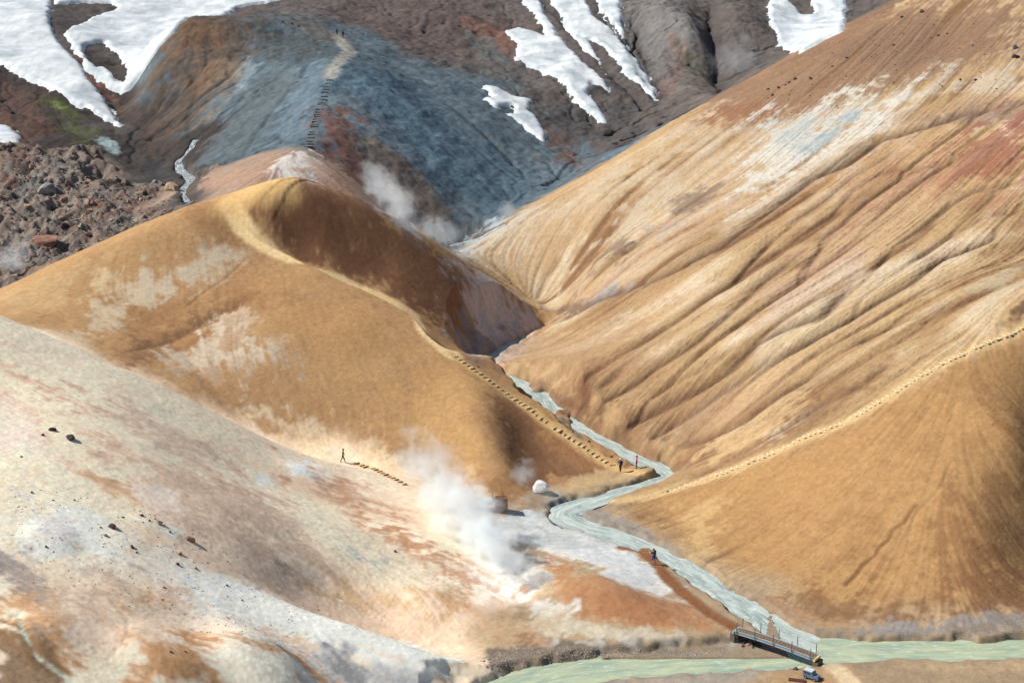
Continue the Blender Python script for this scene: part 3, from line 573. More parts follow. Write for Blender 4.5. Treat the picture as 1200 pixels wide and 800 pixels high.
patch([(298, 552), (322, 556), (320, 568), (302, 570)], (230, 230, 222), .8, .9)
patch([(325, 556), (345, 560), (330, 568)], (190, 130, 80), .8, .6)
patch([(110, 560), (160, 570), (190, 590), (150, 590)], (212, 158, 96), 2, .5)
patch([(165, 570), (205, 575), (205, 595), (175, 588)], (224, 218, 206), 1.5, .7)
patch([(370, 565), (440, 590), (520, 640), (580, 690), (560, 700), (480, 660), (400, 620)], (196, 146, 108), 4, .75)
patch([(430, 580), (500, 600), (540, 640), (590, 690), (570, 650), (545, 615), (500, 590)], (222, 204, 178), 1.5, .5)
patch([(380, 590), (450, 640), (520, 690), (480, 700), (400, 650), (370, 620)], (214, 214, 190), 3, .7)
patch([(410, 645), (440, 655), (430, 665), (410, 660)], (168, 182, 190), 1.2, .6)
patch([(400, 680), (470, 690), (530, 720), (520, 740), (450, 715), (390, 700)], (206, 170, 122), 2.5, .7)
patch([(520, 700), (600, 690), (640, 730), (600, 750), (560, 745)], (206, 166, 124), 2, .7)
patch([(240, 690), (290, 690), (400, 722), (480, 755), (550, 785), (480, 790), (380, 760), (300, 735), (240, 715)], (236, 232, 220), 2, .9)
patch([(225, 710), (300, 730), (380, 765), (400, 800), (360, 790), (300, 750), (230, 730)], (220, 222, 214), 2, .7)
patch([(360, 760), (420, 770), (500, 800), (420, 830), (380, 800)], (186, 190, 188), 1.5, .8)
patch([(400, 770), (425, 780), (420, 800), (400, 800)], (88, 88, 92), 1, .7)
patch([(150, 740), (240, 745), (270, 790), (290, 820), (160, 820), (140, 780)], (204, 148, 88), 2, .8)
patch([(120, 695), (190, 700), (180, 720), (135, 720)], (190, 140, 86), 2, .6)
patch([(240, 750), (300, 752), (370, 785), (385, 805), (290, 810), (260, 780)], (222, 222, 204), 1.5, .9)
patch([(150, 725), (240, 720), (250, 745), (170, 745)], (220, 210, 190), 2, .6)
patch([(0, 690), (60, 700), (80, 730), (70, 780), (40, 760), (20, 720), (0, 715)], (204, 150, 92), 2, .75)
patch([(0, 740), (30, 745), (80, 800), (100, 830), (0, 830)], (150, 120, 88), 1, .85)
patch([(0, 660), (30, 665), (25, 685), (0, 690)], (150, 146, 146), 1.5, .7)
patch([(60, 680), (150, 690), (120, 740), (70, 720)], (206, 192, 172), 2, .5)
stroke([(215, 742), (260, 746), (310, 755), (350, 772), (385, 800)], (200, 142, 78), .8, .7, 1.2)
patch([(362, 772), (400, 762), (440, 785), (450, 805), (392, 805)], (176, 180, 180), 1, .8, .6, 1.6)
patch([(395, 772), (425, 778), (430, 800), (400, 800)], (134, 134, 134), .8, .45, .5, 2.2)
stroke([(22, 722), (25, 735), (32, 752), (45, 772), (60, 780), (85, 802)], (176, 206, 190), .1, .9, .5)
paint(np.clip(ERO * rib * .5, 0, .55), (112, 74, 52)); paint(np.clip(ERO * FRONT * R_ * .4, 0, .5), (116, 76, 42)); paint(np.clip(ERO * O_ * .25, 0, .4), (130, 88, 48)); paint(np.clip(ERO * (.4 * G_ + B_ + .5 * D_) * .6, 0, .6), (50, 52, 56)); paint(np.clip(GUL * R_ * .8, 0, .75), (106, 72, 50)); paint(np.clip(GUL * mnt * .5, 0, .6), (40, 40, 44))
paint(np.clip(BANK * (1 - WET) * V_ * .5 + WET * .6, 0, .7), (138, 126, 110))
stroke([(397, 43), (402, 52), (412, 61), (402, 68), (391, 78), (388, 90)], (168, 166, 156), 1.5, .85, .4, .6)
patch([(150, 192), (200, 196), (235, 205), (236, 225), (215, 240), (205, 232), (190, 215)], (66, 66, 68), 1.5, .8)
for b in BARS: patch(b, (136, 124, 112), .5, .9)
grit = 1 + .35 * (fbm(GX, GY, .7, 2, 95) - .5) * (mnt * .6 + K_ + .4) + .4 * (fbm(GX, GY, 3.2, 4, 96) - .5) * mnt
CB *= np.clip(grit, .5, 1.6)[..., None]
lum = (CB @ np.array([.25, .65, .1], np.float32))[..., None]; sat = (.82 * np.ones_like(HT) + .04 * FRONT * R_ + .1 * np.clip(G_, 0, 1) - .1 * np.clip(B_ + D_ + N_, 0, 1) - .2 * K_ + .14 * S_)[..., None]
CB = lum + (CB - lum) * sat
CB *= (1 + .38 * S_ * ss(.22, .5, lum[..., 0]))[..., None] * np.array([1.0, .985, .97], np.float32); CB *= 1 + S_[..., None] * np.array([.03, 0, -.005], np.float32); CB[..., 1] *= 1 - .01 * np.clip(R_ + O_, 0, 1); CB[..., 2] *= 1 - .03 * np.clip(R_ * (1 - FRONT), 0, 1)
stroke([(728, 641), (752, 645), (764, 656), (780, 675), (805, 699), (835, 721), (866, 739)], (146, 98, 64), .62, .95, .15, .25)
stroke([(268, 240), (280, 260), (300, 279), (340, 301), (400, 329), (450, 351), (482, 369), (500, 391), (530, 415)], (246, 214, 158), 1.5, 1.0, .12, .3)
stroke([(335, 215), (310, 219), (280, 228), (268, 240)], (232, 192, 130), 2.4, .85, .25, .6)
stroke([(530, 415), (565, 441), (600, 466), (630, 487), (660, 507), (690, 527), (722, 549), (755, 556)], (222, 184, 126), .8, .9, .3, .5)
stroke([(700, 594), (782, 577), (860, 550), (900, 533), (1000, 490), (1050, 459), (1100, 429), (1150, 405), (1200, 384), (1240, 367)], (222, 190, 138), .6, .7, .5, .6)
CB = np.clip(CB, .006, .8)

# ------------------------------------------------------------------ material helpers
def new_mat(name):
    m = bpy.data.materials.new(name); m.use_nodes = True
    return m, m.node_tree.nodes, m.node_tree.links, m.node_tree.nodes['Principled BSDF']
def soil_mat(name, grain=1.0, bump=.35, rough=.93, scale=1.0):
    m, n, l, b = new_mat(name)
    at = n.new('ShaderNodeAttribute'); at.attribute_name = 'soil'
    tc = n.new('ShaderNodeTexCoord')
    n1 = n.new('ShaderNodeTexNoise'); n1.inputs['Scale'].default_value = .6 * scale; n1.inputs['Detail'].default_value = 11; n1.inputs['Roughness'].default_value = .76
    n2 = n.new('ShaderNodeTexNoise'); n2.inputs['Scale'].default_value = 7.0 * scale; n2.inputs['Detail'].default_value = 4; n2.inputs['Roughness'].default_value = .7
    l.new(tc.outputs['Object'], n1.inputs['Vector']); l.new(tc.outputs['Object'], n2.inputs['Vector'])
    r1 = n.new('ShaderNodeMapRange'); r1.inputs['From Min'].default_value = .3; r1.inputs['From Max'].default_value = .7; r1.inputs['To Min'].default_value = 1 - .22 * grain; r1.inputs['To Max'].default_value = 1 + .2 * grain
    r2 = n.new('ShaderNodeMapRange'); r2.inputs['From Min'].default_value = .3; r2.inputs['From Max'].default_value = .7; r2.inputs['To Min'].default_value = 1 - .2 * grain; r2.inputs['To Max'].default_value = 1 + .16 * grain
    l.new(n1.outputs['Fac'], r1.inputs['Value']); l.new(n2.outputs['Fac'], r2.inputs['Value'])
    mu = n.new('ShaderNodeMath'); mu.operation = 'MULTIPLY'; l.new(r1.outputs[0], mu.inputs[0]); l.new(r2.outputs[0], mu.inputs[1])
    mx = n.new('ShaderNodeVectorMath'); mx.operation = 'SCALE'; l.new(at.outputs['Color'], mx.inputs[0]); l.new(mu.outputs[0], mx.inputs['Scale'])
    l.new(mx.outputs[0], b.inputs['Base Color'])
    b.inputs['Roughness'].default_value = rough; b.inputs['Specular IOR Level'].default_value = .15
    ad = n.new('ShaderNodeMath'); ad.operation = 'MULTIPLY_ADD'; ad.inputs[1].default_value = .3; l.new(n2.outputs['Fac'], ad.inputs[0]); l.new(n1.outputs['Fac'], ad.inputs[2])
    bp = n.new('ShaderNodeBump'); bp.inputs['Strength'].default_value = bump; bp.inputs['Distance'].default_value = .5
    l.new(ad.outputs[0], bp.inputs['Height']); l.new(bp.outputs[0], b.inputs['Normal'])
    return m
def flat_mat(name, rgb, rough=.7, var=.15, scale=6.0, metal=0.0, bump=.0, spec=.3):
    m, n, l, b = new_mat(name)
    c = np.array(rgb, float); tc = n.new('ShaderNodeTexCoord'); ns = n.new('ShaderNodeTexNoise'); ns.inputs['Scale'].default_value = scale; ns.inputs['Detail'].default_value = 5
    l.new(tc.outputs['Object'], ns.inputs['Vector'])
    cr = n.new('ShaderNodeValToRGB'); e = cr.color_ramp.elements
    e[0].position = .3; e[0].color = (*np.clip(c * (1 - var), 0, 1), 1); e[1].position = .7; e[1].color = (*np.clip(c * (1 + var), 0, 1), 1)
    l.new(ns.outputs['Fac'], cr.inputs[0]); l.new(cr.outputs[0], b.inputs['Base Color'])
    b.inputs['Roughness'].default_value = rough; b.inputs['Metallic'].default_value = metal; b.inputs['Specular IOR Level'].default_value = spec
    if bump:
        bp = n.new('ShaderNodeBump'); bp.inputs['Strength'].default_value = bump; bp.inputs['Distance'].default_value = .1
        l.new(ns.outputs['Fac'], bp.inputs['Height']); l.new(bp.outputs[0], b.inputs['Normal'])
    return m

# ------------------------------------------------------------------ land meshes
def mesh_obj(name, verts, faces, mat=None, parent=None, smooth=False):
    me = bpy.data.meshes.new(name); me.from_pydata(verts, [], faces); me.update()
    if smooth: me.polygons.foreach_set('use_smooth', np.ones(len(me.polygons), bool))
    if mat: me.materials.append(mat)
    o = bpy.data.objects.new(name, me); COL.objects.link(o)
    if parent: o.parent = parent
    return o
def tag(o, label=None, cat=None, group=None, kind=None):
    if label: o['label'] = label
    if cat: o['category'] = cat
    if group: o['group'] = group
    if kind: o['kind'] = kind
    return o
NC, NR = 1120, 960
aa = np.linspace(-.52, .52, NC)
yy = 84 * (446 / 84) ** (np.linspace(0, 1, NR) ** .92)
AA, YY = np.meshgrid(aa, yy); VX = np.clip(AA * YY * .93 + np.sign(AA) * 4 * np.abs(AA), X0 + .1, X1 - .1); VY = YY
VZ = bil(HT, VX, VY)
VZ = VZ + (vn(VX, VY, .3, 71) - .5) * .03
VC = bil(CB, VX, VY)
pos = np.stack([VX, VY, VZ], -1)
du = np.gradient(pos, axis=1); dv = np.gradient(pos, axis=0); NRM = np.cross(du, dv); NRM /= np.linalg.norm(NRM, axis=-1, keepdims=True)
li = np.clip(((VX - X0) / CELL + .5).astype(int), 0, NX - 1); lj = np.clip(((VY - Y0) / CELL + .5).astype(int), 0, NY - 1); VL = LAB[lj, li]
FL = VL[:-1, :-1]
def build_land(name, labs, mat, label):
    m = np.isin(FL, [LABS.index(c) for c in labs]); i, j = np.nonzero(m)
    q = np.stack([i * NC + j, i * NC + j + 1, (i + 1) * NC + j + 1, (i + 1) * NC + j], 1)
    used, inv = np.unique(q, return_inverse=True); q = inv.reshape(q.shape)
    me = bpy.data.meshes.new(name); me.vertices.add(len(used)); me.loops.add(q.size); me.polygons.add(len(q))
    me.vertices.foreach_set('co', pos.reshape(-1, 3)[used].astype(np.float32).ravel())
    me.loops.foreach_set('vertex_index', q.ravel().astype(np.int32)); me.polygons.foreach_set('loop_start', (np.arange(len(q)) * 4).astype(np.int32))
    me.update(calc_edges=True)
    me.polygons.foreach_set('use_smooth', np.ones(len(q), bool))
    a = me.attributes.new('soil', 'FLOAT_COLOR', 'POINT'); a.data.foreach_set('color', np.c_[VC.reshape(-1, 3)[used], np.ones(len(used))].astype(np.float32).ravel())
    me.normals_split_custom_set_from_vertices(NRM.reshape(-1, 3)[used].tolist())
    me.materials.append(mat); o = bpy.data.objects.new(name, me); COL.objects.link(o)
    return tag(o, label, kind='structure')
M_soft = soil_mat('ochre_soil', 1.0, .2, scale=2.4); M_scree = soil_mat('scree_soil', 1.1, .35, scale=1.0); M_rock = soil_mat('broken_rock', 1.6, 1.0, scale=.8)
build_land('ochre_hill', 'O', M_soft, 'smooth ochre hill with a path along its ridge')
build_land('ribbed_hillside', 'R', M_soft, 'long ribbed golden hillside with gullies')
M_pale = soil_mat('pale_soil', .8, .12, scale=2.4)
build_land('pale_slope', 'S', M_pale, 'pale cream and pink foreground slope')
build_land('valley_floor', 'V', M_soft, 'sandy valley floor along the stream')
build_land('rocky_slope', 'K', M_rock, 'rough brown rocky slope')
build_land('dark_mountainside', 'DN', M_scree, 'dark mountainside under the snowfield')
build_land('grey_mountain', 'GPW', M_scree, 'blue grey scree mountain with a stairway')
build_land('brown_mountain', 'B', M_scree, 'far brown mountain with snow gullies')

def water_mat(name, deep, pale, foam, foam_lo, foam_hi, rough=.18):
    m, n, l, b = new_mat(name)
    at = n.new('ShaderNodeAttribute'); at.attribute_name = 'flow'
    mp = n.new('ShaderNodeMapping'); mp.inputs['Scale'].default_value = (.35, 1.6, 1); l.new(at.outputs['Vector'], mp.inputs['Vector'])
    n1 = n.new('ShaderNodeTexNoise'); n1.inputs['Scale'].default_value = .7; n1.inputs['Detail'].default_value = 6; n1.inputs['Distortion'].default_value = .8; l.new(mp.outputs[0], n1.inputs['Vector'])
    n2 = n.new('ShaderNodeTexNoise'); n2.inputs['Scale'].default_value = 2.2; n2.inputs['Detail'].default_value = 7; n2.inputs['Roughness'].default_value = .7; l.new(mp.outputs[0], n2.inputs['Vector'])
    c1 = n.new('ShaderNodeValToRGB'); e = c1.color_ramp.elements; e[0].position = .35; e[0].color = (*deep, 1); e[1].position = .65; e[1].color = (*pale, 1); l.new(n1.outputs['Fac'], c1.inputs[0])
    r = n.new('ShaderNodeMapRange'); r.inputs['From Min'].default_value = foam_lo; r.inputs['From Max'].default_value = foam_hi; l.new(n2.outputs['Fac'], r.inputs['Value'])
    mx = n.new('ShaderNodeMix'); mx.data_type = 'RGBA'; l.new(r.outputs[0], mx.inputs['Factor']); l.new(c1.outputs[0], mx.inputs['A']); mx.inputs['B'].default_value = (*foam, 1)
    l.new(mx.outputs['Result'], b.inputs['Base Color']); b.inputs['Roughness'].default_value = rough; b.inputs['IOR'].default_value = 1.33
    bp = n.new('ShaderNodeBump'); bp.inputs['Strength'].default_value = .35; bp.inputs['Distance'].default_value = .1; l.new(n2.outputs['Fac'], bp.inputs['Height']); l.new(bp.outputs[0], b.inputs['Normal'])
    return m
M_river = water_mat('green_milky_water', lin((148, 168, 150)) * .88, lin((184, 192, 158)) * .88, lin((222, 228, 220)) * .9, .54, .74)
M_stream = water_mat('pale_stream_water', lin((146, 164, 160)) * .85, lin((192, 202, 194)) * .88, lin((234, 236, 232)) * .9, .52, .7, .35)
M_brook = water_mat('grey_brook_water', lin((84, 96, 102)) * .8, lin((150, 164, 168)) * .8, lin((226, 230, 230)) * .85, .46, .6, .3)
def water(name, nm, mat, label, extra=1.5):
    xy, z, wd = COURSES[nm]; t = np.gradient(xy, axis=0); t /= np.linalg.norm(t, axis=1)[:, None]; nrm = np.c_[-t[:, 1], t[:, 0]]
    L = np.r_[0, np.cumsum(np.hypot(*np.diff(xy, axis=0).T))]; K = 11; vs, fl, fs = [], [], []
    for i in range(len(z)):
        for k in range(K):
            a = (k / (K - 1) - .5) * (wd[i] + extra); p = xy[i] + nrm[i] * a
            vs.append((p[0], p[1], z[i] + .03 * math.sin(L[i] * 1.7 + a * 2.3))); fl.append((L[i], a, 0))
    for i in range(len(z) - 1):
        for k in range(K - 1): fs.append((i * K + k, i * K + k + 1, (i + 1) * K + k + 1, (i + 1) * K + k))
    o = mesh_obj(name, vs, fs, mat, smooth=True)
    at = o.data.attributes.new('flow', 'FLOAT_VECTOR', 'POINT'); at.data.foreach_set('vector', np.array(fl, np.float32).ravel())
    return tag(o, label, kind='structure')
water('river', 'river', M_river, 'milky green river under the footbridge')
water('stream', 'stream', M_stream, 'pale glacial stream winding down the valley', 1.0)
water('mountain_stream', 'back', M_brook, 'small stream and pool under the grey mountain', .6)
water('steaming_brook', 'up', M_brook, 'brook in the steaming gully', .6)

m, n, l, b = new_mat('snow')
b.inputs['Roughness'].default_value = .7; b.inputs['Specular IOR Level'].default_value = .2
tc = n.new('ShaderNodeTexCoord'); ns = n.new('ShaderNodeTexNoise'); ns.inputs['Scale'].default_value = .16; ns.inputs['Detail'].default_value = 10; ns.inputs['Roughness'].default_value = .65
l.new(tc.outputs['Object'], ns.inputs['Vector']); cr = n.new('ShaderNodeValToRGB'); e = cr.color_ramp.elements
e[0].position = .3; e[0].color = (.34, .40, .44, 1); e[1].position = .58; e[1].color = (.64, .67, .68, 1); l.new(ns.outputs['Fac'], cr.inputs[0])
mp = n.new('ShaderNodeMapping'); mp.inputs['Scale'].default_value = (1.6, .25, .6); mp.inputs['Rotation'].default_value = (0, 0, .5); l.new(tc.outputs['Object'], mp.inputs['Vector'])
nd = n.new('ShaderNodeTexNoise'); nd.inputs['Scale'].default_value = .5; nd.inputs['Detail'].default_value = 10; nd.inputs['Roughness'].default_value = .72; l.new(mp.outputs[0], nd.inputs['Vector'])
rd = n.new('ShaderNodeMapRange'); rd.inputs['From Min'].default_value = .5; rd.inputs['From Max'].default_value = .75; rd.inputs['To Max'].default_value = .7; l.new(nd.outputs['Fac'], rd.inputs['Value'])
mxs = n.new('ShaderNodeMix'); mxs.data_type = 'RGBA'; l.new(rd.outputs[0], mxs.inputs['Factor']); l.new(cr.outputs[0], mxs.inputs['A']); mxs.inputs['B'].default_value = (.36, .35, .34, 1); l.new(mxs.outputs['Result'], b.inputs['Base Color'])
bp = n.new('ShaderNodeBump'); bp.inputs['Strength'].default_value = .4; bp.inputs['Distance'].default_value = 1.0; l.new(ns.outputs['Fac'], bp.inputs['Height']); l.new(bp.outputs[0], b.inputs['Normal'])
M_snow = m
HSN = blur(HT, 1.2)
def snow(px, label, holes=(), thick=.9, edge=1.4):
    xy = cast(px, HT); s_ = box(xy, 3); x = GX[s_][::2, ::2]; y = GY[s_][::2, ::2]
    nz = (fbm(x, y, 6, 5, 81) - .5) * 2.2 + (vn(x, y, 1.1, 82) - .5) * .6
    sd = poly_sd(xy, x, y) + nz
    for h in holes:
        sd = np.minimum(sd, -poly_sd(cast(h, HT), x, y) + nz)
    z = np.maximum(HSN[s_][::2, ::2], HT[s_][::2, ::2] - .2) + thick * ss(0, edge, sd) - .25 + (fbm(x, y, 6, 3, 83) - .5) * .5
    ok = sd > -.6; R, C = x.shape; f = ok[:-1, :-1] & ok[1:, :-1] & ok[:-1, 1:] & ok[1:, 1:]; i, j = np.nonzero(f)
    q = np.stack([i * C + j, i * C + j + 1, (i + 1) * C + j + 1, (i + 1) * C + j], 1); us, inv = np.unique(q, return_inverse=True)
    v = np.stack([x, y, z], -1).reshape(-1, 3)[us]
    o = mesh_obj('snow_patch', v.tolist(), inv.reshape(q.shape).tolist(), M_snow, smooth=True)
    return tag(o, label, 'snow')
snow([(-40, -30, 430), (62, -25, 430), (60, 6), (62, 28), (70, 48), (102, 88), (129, 125), (150, 152), (128, 145), (85, 123), (50, 105), (20, 87), (-40, 62)], 'long white snow tongue above the dark mountainside', thick=1.1)
snow([(62, -25, 432), (385, -30, 448), (378, 10, 436), (330, 18, 420), (280, 10, 412), (222, 22), (202, 42), (182, 66), (164, 92), (152, 107), (146, 112), (126, 106), (110, 94), (96, 78), (82, 57), (73, 42), (84, 31), (104, 22), (138, 10), (128, 5), (95, 4), (64, 6)], 'white snowfield with a dark rocky hollow behind the grey mountain', [[(100, 56), (120, 51), (129, 60), (140, 68), (149, 90), (145, 97), (138, 92), (128, 80), (115, 80), (104, 70)]], thick=1.1)
snow([(-20, 143), (10, 148), (28, 160), (24, 168), (-20, 168)], 'small white snow scrap at the edge of the rocky slope', thick=.7)
snow([(559, 96), (575, 101), (610, 113), (627, 119), (620, 130), (632, 140), (642, 163), (640, 171), (625, 160), (602, 144), (590, 131), (577, 130), (564, 117), (572, 113)], 'forked white snow patch on the blue grey scree flank', [[(590, 126), (600, 128), (602, 135), (592, 132)]])
snow([(600, -8), (618, 14), (634, 32), (638, 44), (606, 33), (588, 38), (604, 50), (602, 70), (625, 80), (655, 95), (670, 120), (690, 136), (716, 155), (717, 150), (706, 126), (690, 110), (694, 99), (718, 110), (710, 95), (682, 70), (660, 46), (642, 18), (628, -8)], 'broad snow tongue ending in a notched tip on the brown mountain', thick=1.1)
snow([(634, -8), (656, 20), (676, 50), (700, 72), (710, 88), (698, 60), (690, 48), (706, 56), (730, 85), (760, 112), (773, 120), (772, 108), (746, 72), (722, 42), (700, 22), (682, -8)], 'long narrow snow stripe reaching lowest down the gully', thick=1.1)
snow([(690, -8), (727, -8), (732, 30), (736, 58), (722, 38), (702, 16)], 'pointed snow wedge beside the grey rock face')
snow([(898, -8), (994, -8), (991, 36), (960, 51), (934, 66), (924, 61), (909, 45), (902, 24)], 'white snow bowl behind the golden hillside skyline', [[(920, -8), (949, -8), (950, 17), (940, 16), (930, 5)]], thick=1.1)

# ------------------------------------------------------------------ building blocks
def bm_box(bm, c, s, M=None, mi=0, bev=0):
    r = bmesh.ops.create_cube(bm, size=1, matrix=(M or Matrix()) @ Matrix.Translation(c) @ Matrix.Diagonal((*s, 1)))
    for f in {f for v in r['verts'] for f in v.link_faces}: f.material_index = mi
    return r['verts']
def bm_tube(bm, a, b, r0, r1=None, n=8, mi=0):
    a, b = Vector(a), Vector(b); d = b - a; q = d.to_track_quat('Z', 'Y').to_matrix().to_4x4()
    r = bmesh.ops.create_cone(bm, cap_ends=True, segments=n, radius1=r0, radius2=r0 if r1 is None else r1, depth=d.length, matrix=Matrix.Translation((a + b) / 2) @ q)
    for f in {f for v in r['verts'] for f in v.link_faces}: f.material_index = mi
def bm_obj(name, bm, mats, parent=None, smooth=False, bevel=0):
    if bevel: bmesh.ops.bevel(bm, geom=bm.edges[:], offset=bevel, segments=2, affect='EDGES', profile=.6)
    me = bpy.data.meshes.new(name); bm.to_mesh(me); bm.free()
    for m in (mats if isinstance(mats, (list, tuple)) else [mats]): me.materials.append(m)
    if smooth: me.polygons.foreach_set('use_smooth', np.ones(len(me.polygons), bool))
    o = bpy.data.objects.new(name, me); COL.objects.link(o)
    if parent: o.parent = parent
    return o
def empty(name, loc, rz=0):
    o = bpy.data.objects.new(name, None); COL.objects.link(o); o.location = loc; o.rotation_euler = (0, 0, rz); o.empty_display_size = .3
    return o
def smooth_px(px, step):
    xy = cast(px, HT); L = np.r_[0, np.cumsum(np.hypot(*np.diff(xy, axis=0).T))]; t = np.arange(0, L[-1], .25)
    x = np.interp(t, L, xy[:, 0]); y = np.interp(t, L, xy[:, 1])
    for _ in range(60):
        x = np.r_[x[0], (x[:-2] + 2 * x[1:-1] + x[2:]) / 4, x[-1]]; y = np.r_[y[0], (y[:-2] + 2 * y[1:-1] + y[2:]) / 4, y[-1]]
    L = np.r_[0, np.cumsum(np.hypot(np.diff(x), np.diff(y)))]; t = np.arange(step / 2, L[-1], step)
    return np.c_[np.interp(t, L, x), np.interp(t, L, y)]

# ------------------------------------------------------------------ timber stairways
M_timber = flat_mat('weathered_timber', lin((206, 178, 136)) * .8, .85, .25, 5, bump=.3)
M_timber_dk = flat_mat('grey_timber', lin((120, 108, 96)) * .8, .85, .25, 5, bump=.3)
M_fill = flat_mat('step_fill', lin((214, 178, 122)) * .8, .95, .2, 8, bump=.3)
M_fill_pale = flat_mat('pale_step_fill', lin((226, 204, 164)) * .85, .95, .2, 8, bump=.3)
M_step_pale = flat_mat('bleached_timber', lin((236, 222, 192)) * .85, .85, .2, 5)
M_fill_grey = flat_mat('grey_step_fill', lin((150, 142, 132)) * .8, .95, .2, 8, bump=.3)
def step_mesh(wd, tread, rise, m1, m2):
    bm = bmesh.new()
    bm_box(bm, (0, 0, 0), (wd, .16, rise)); bmesh.ops.bevel(bm, geom=bm.edges[:], offset=.03, segments=2, affect='EDGES')
    bm_box(bm, (0, tread / 2 + .06, -.05), (wd * .94, tread, rise), mi=1)
    bm_tube(bm, (-wd * .42, -.1, rise * .6), (-wd * .42, -.1, -.35), .035, n=6); bm_tube(bm, (wd * .42, -.1, rise * .6), (wd * .42, -.1, -.35), .035, n=6)
    me = bpy.data.meshes.new('step'); bm.to_mesh(me); bm.free(); me.materials.append(m1); me.materials.append(m2); return me
def stairway(px, step, wd, rise, m1, m2, label, lift=.08):
    xy = smooth_px(px, step); tn = np.gradient(xy, axis=0)
    base = Vector((xy[0][0], xy[0][1], ground(*xy[0]))); root = tag(empty('stairway', base), label, 'stairway')
    me = step_mesh(wd, step * .62, rise, m1, m2)
    for (x, y), (tx, ty) in zip(xy, tn):
        o = bpy.data.objects.new('step', me); COL.objects.link(o); o.parent = root
        if random.random() < .04: continue
        o.scale = (random.uniform(.75, 1.08), random.uniform(.7, 1), random.uniform(.7, 1)); o.location = Vector((x + random.uniform(-.08, .08), y + random.uniform(-.08, .08), ground(x, y) + lift * random.uniform(.3, 1))) - base
        o.rotation_euler = (random.uniform(-.03, .03), random.uniform(-.03, .03), math.atan2(ty, tx) - math.pi / 2 + random.uniform(-.06, .06))
    return root
stairway([(719, 546), (690, 527), (660, 507), (630, 487), (600, 466), (565, 441), (530, 415)], 0.74, .95, .13, M_timber, M_fill_pale, 'timber stairway climbing the ridge of the smooth ochre hill')
stairway([(782, 576), (860, 549), (900, 532), (1000, 489), (1050, 458), (1100, 428), (1150, 404), (1200, 383), (1240, 366)], .6, .9, .1, M_step_pale, M_fill_pale, 'long pale timber stairway up the golden hillside spur')
stairway([(361, 174), (366, 155), (373, 132), (380, 112), (387, 92)], 1.5, 1.5, .3, M_timber_dk, M_fill_grey, 'weathered grey stairway on the blue grey mountain')
stairway([(476, 569), (455, 559), (435, 549), (414, 541)], 0.75, .8, .18, M_timber_dk, M_fill, 'short stairway on the crest of the pale slope')

# ------------------------------------------------------------------ stones
def rock_mesh(seed, flat=.75):
    r = random.Random(seed); bm = bmesh.new(); bmesh.ops.create_icosphere(bm, subdivisions=3, radius=1)
    planes = [(Vector((r.gauss(0, 1), r.gauss(0, 1), r.gauss(0, .8))).normalized(), r.uniform(.42, .8)) for _ in range(13)]
    for v in bm.verts:
        for nrm, d in planes:
            k = v.co.dot(nrm) - d
            if k > 0: v.co -= nrm * k * .9
        v.co *= 1 + r.uniform(-.03, .03)
        v.co.z *= flat
    me = bpy.data.meshes.new('stone'); bm.to_mesh(me); bm.free(); return me
ROCKS = [rock_mesh(i, .6 + .08 * (i % 4)) for i in range(8)]
def rock(name, loc, size, mat, label, cat='boulder', group=None, sink=.3, k=None):
    me = ROCKS[(random.randrange(8) if k is None else k)].copy(); me.materials.append(mat)
    o = bpy.data.objects.new(name, me); COL.objects.link(o)
    s = (size, size * random.uniform(.75, 1.0), size * random.uniform(.8, 1.05)) if not isinstance(size, tuple) else size
    o.scale = tuple(a / 2 for a in s); o.rotation_euler = (random.uniform(-.15, .15), random.uniform(-.15, .15), random.uniform(0, 6.28))
    o.location = (loc[0], loc[1], loc[2] + s[2] / 2 * (.7 - 2 * sink))
    return tag(o, label, cat, group)
M_rdark = flat_mat('dark_lava_stone', lin((76, 64, 60)), .9, .45, 3, bump=.5); M_rred = flat_mat('red_brown_stone', lin((140, 104, 88)), .9, .5, 2, bump=.5)
M_rgrey = flat_mat('grey_stone', lin((136, 132, 128)), .9, .35, 2, bump=.5); M_rtan = flat_mat('tan_stone', lin((166, 144, 120)), .9, .35, 2, bump=.5); M_rwhite = flat_mat('white_sinter', (.72, .73, .72), .8, .12, 4, bump=.4); M_rpink = flat_mat('pink_stone', lin((176, 130, 118)), .85, .35, 3, bump=.5)
def scale_at(p): return F / ((Vector(p) - cam.location).dot(Vector((0, CP, -SP))))
def px_rock(u, v, w, mat, label, group=None, name='boulder', **kw):
    p = hit(u, v); return rock(name, p, w / scale_at(p), mat, label, 'boulder', group, **kw)
UN = {(83, 514): 'dark boulder, right one of the pair on the upper pale slope', (62, 504): 'dark reddish boulder, left one of the pair on the upper pale slope', (131, 618): 'dark maroon boulder beside the white sinter patch', (223, 633): 'wide red brown boulder lying below the white streak', (186, 613): 'grey brown boulder at the head of the white streak', (123, 627): 'pinkish brown stone just below the dark maroon boulder'}
for u, v, wpx, m in [(62, 504, 11, M_rdark), (83, 514, 14, M_rdark), (131, 618, 13, M_rdark), (123, 627, 8, M_rpink), (186, 613, 11, M_rgrey), (223, 633, 16, M_rred)]:
    px_rock(u, v, wpx, m, UN[(u, v)])
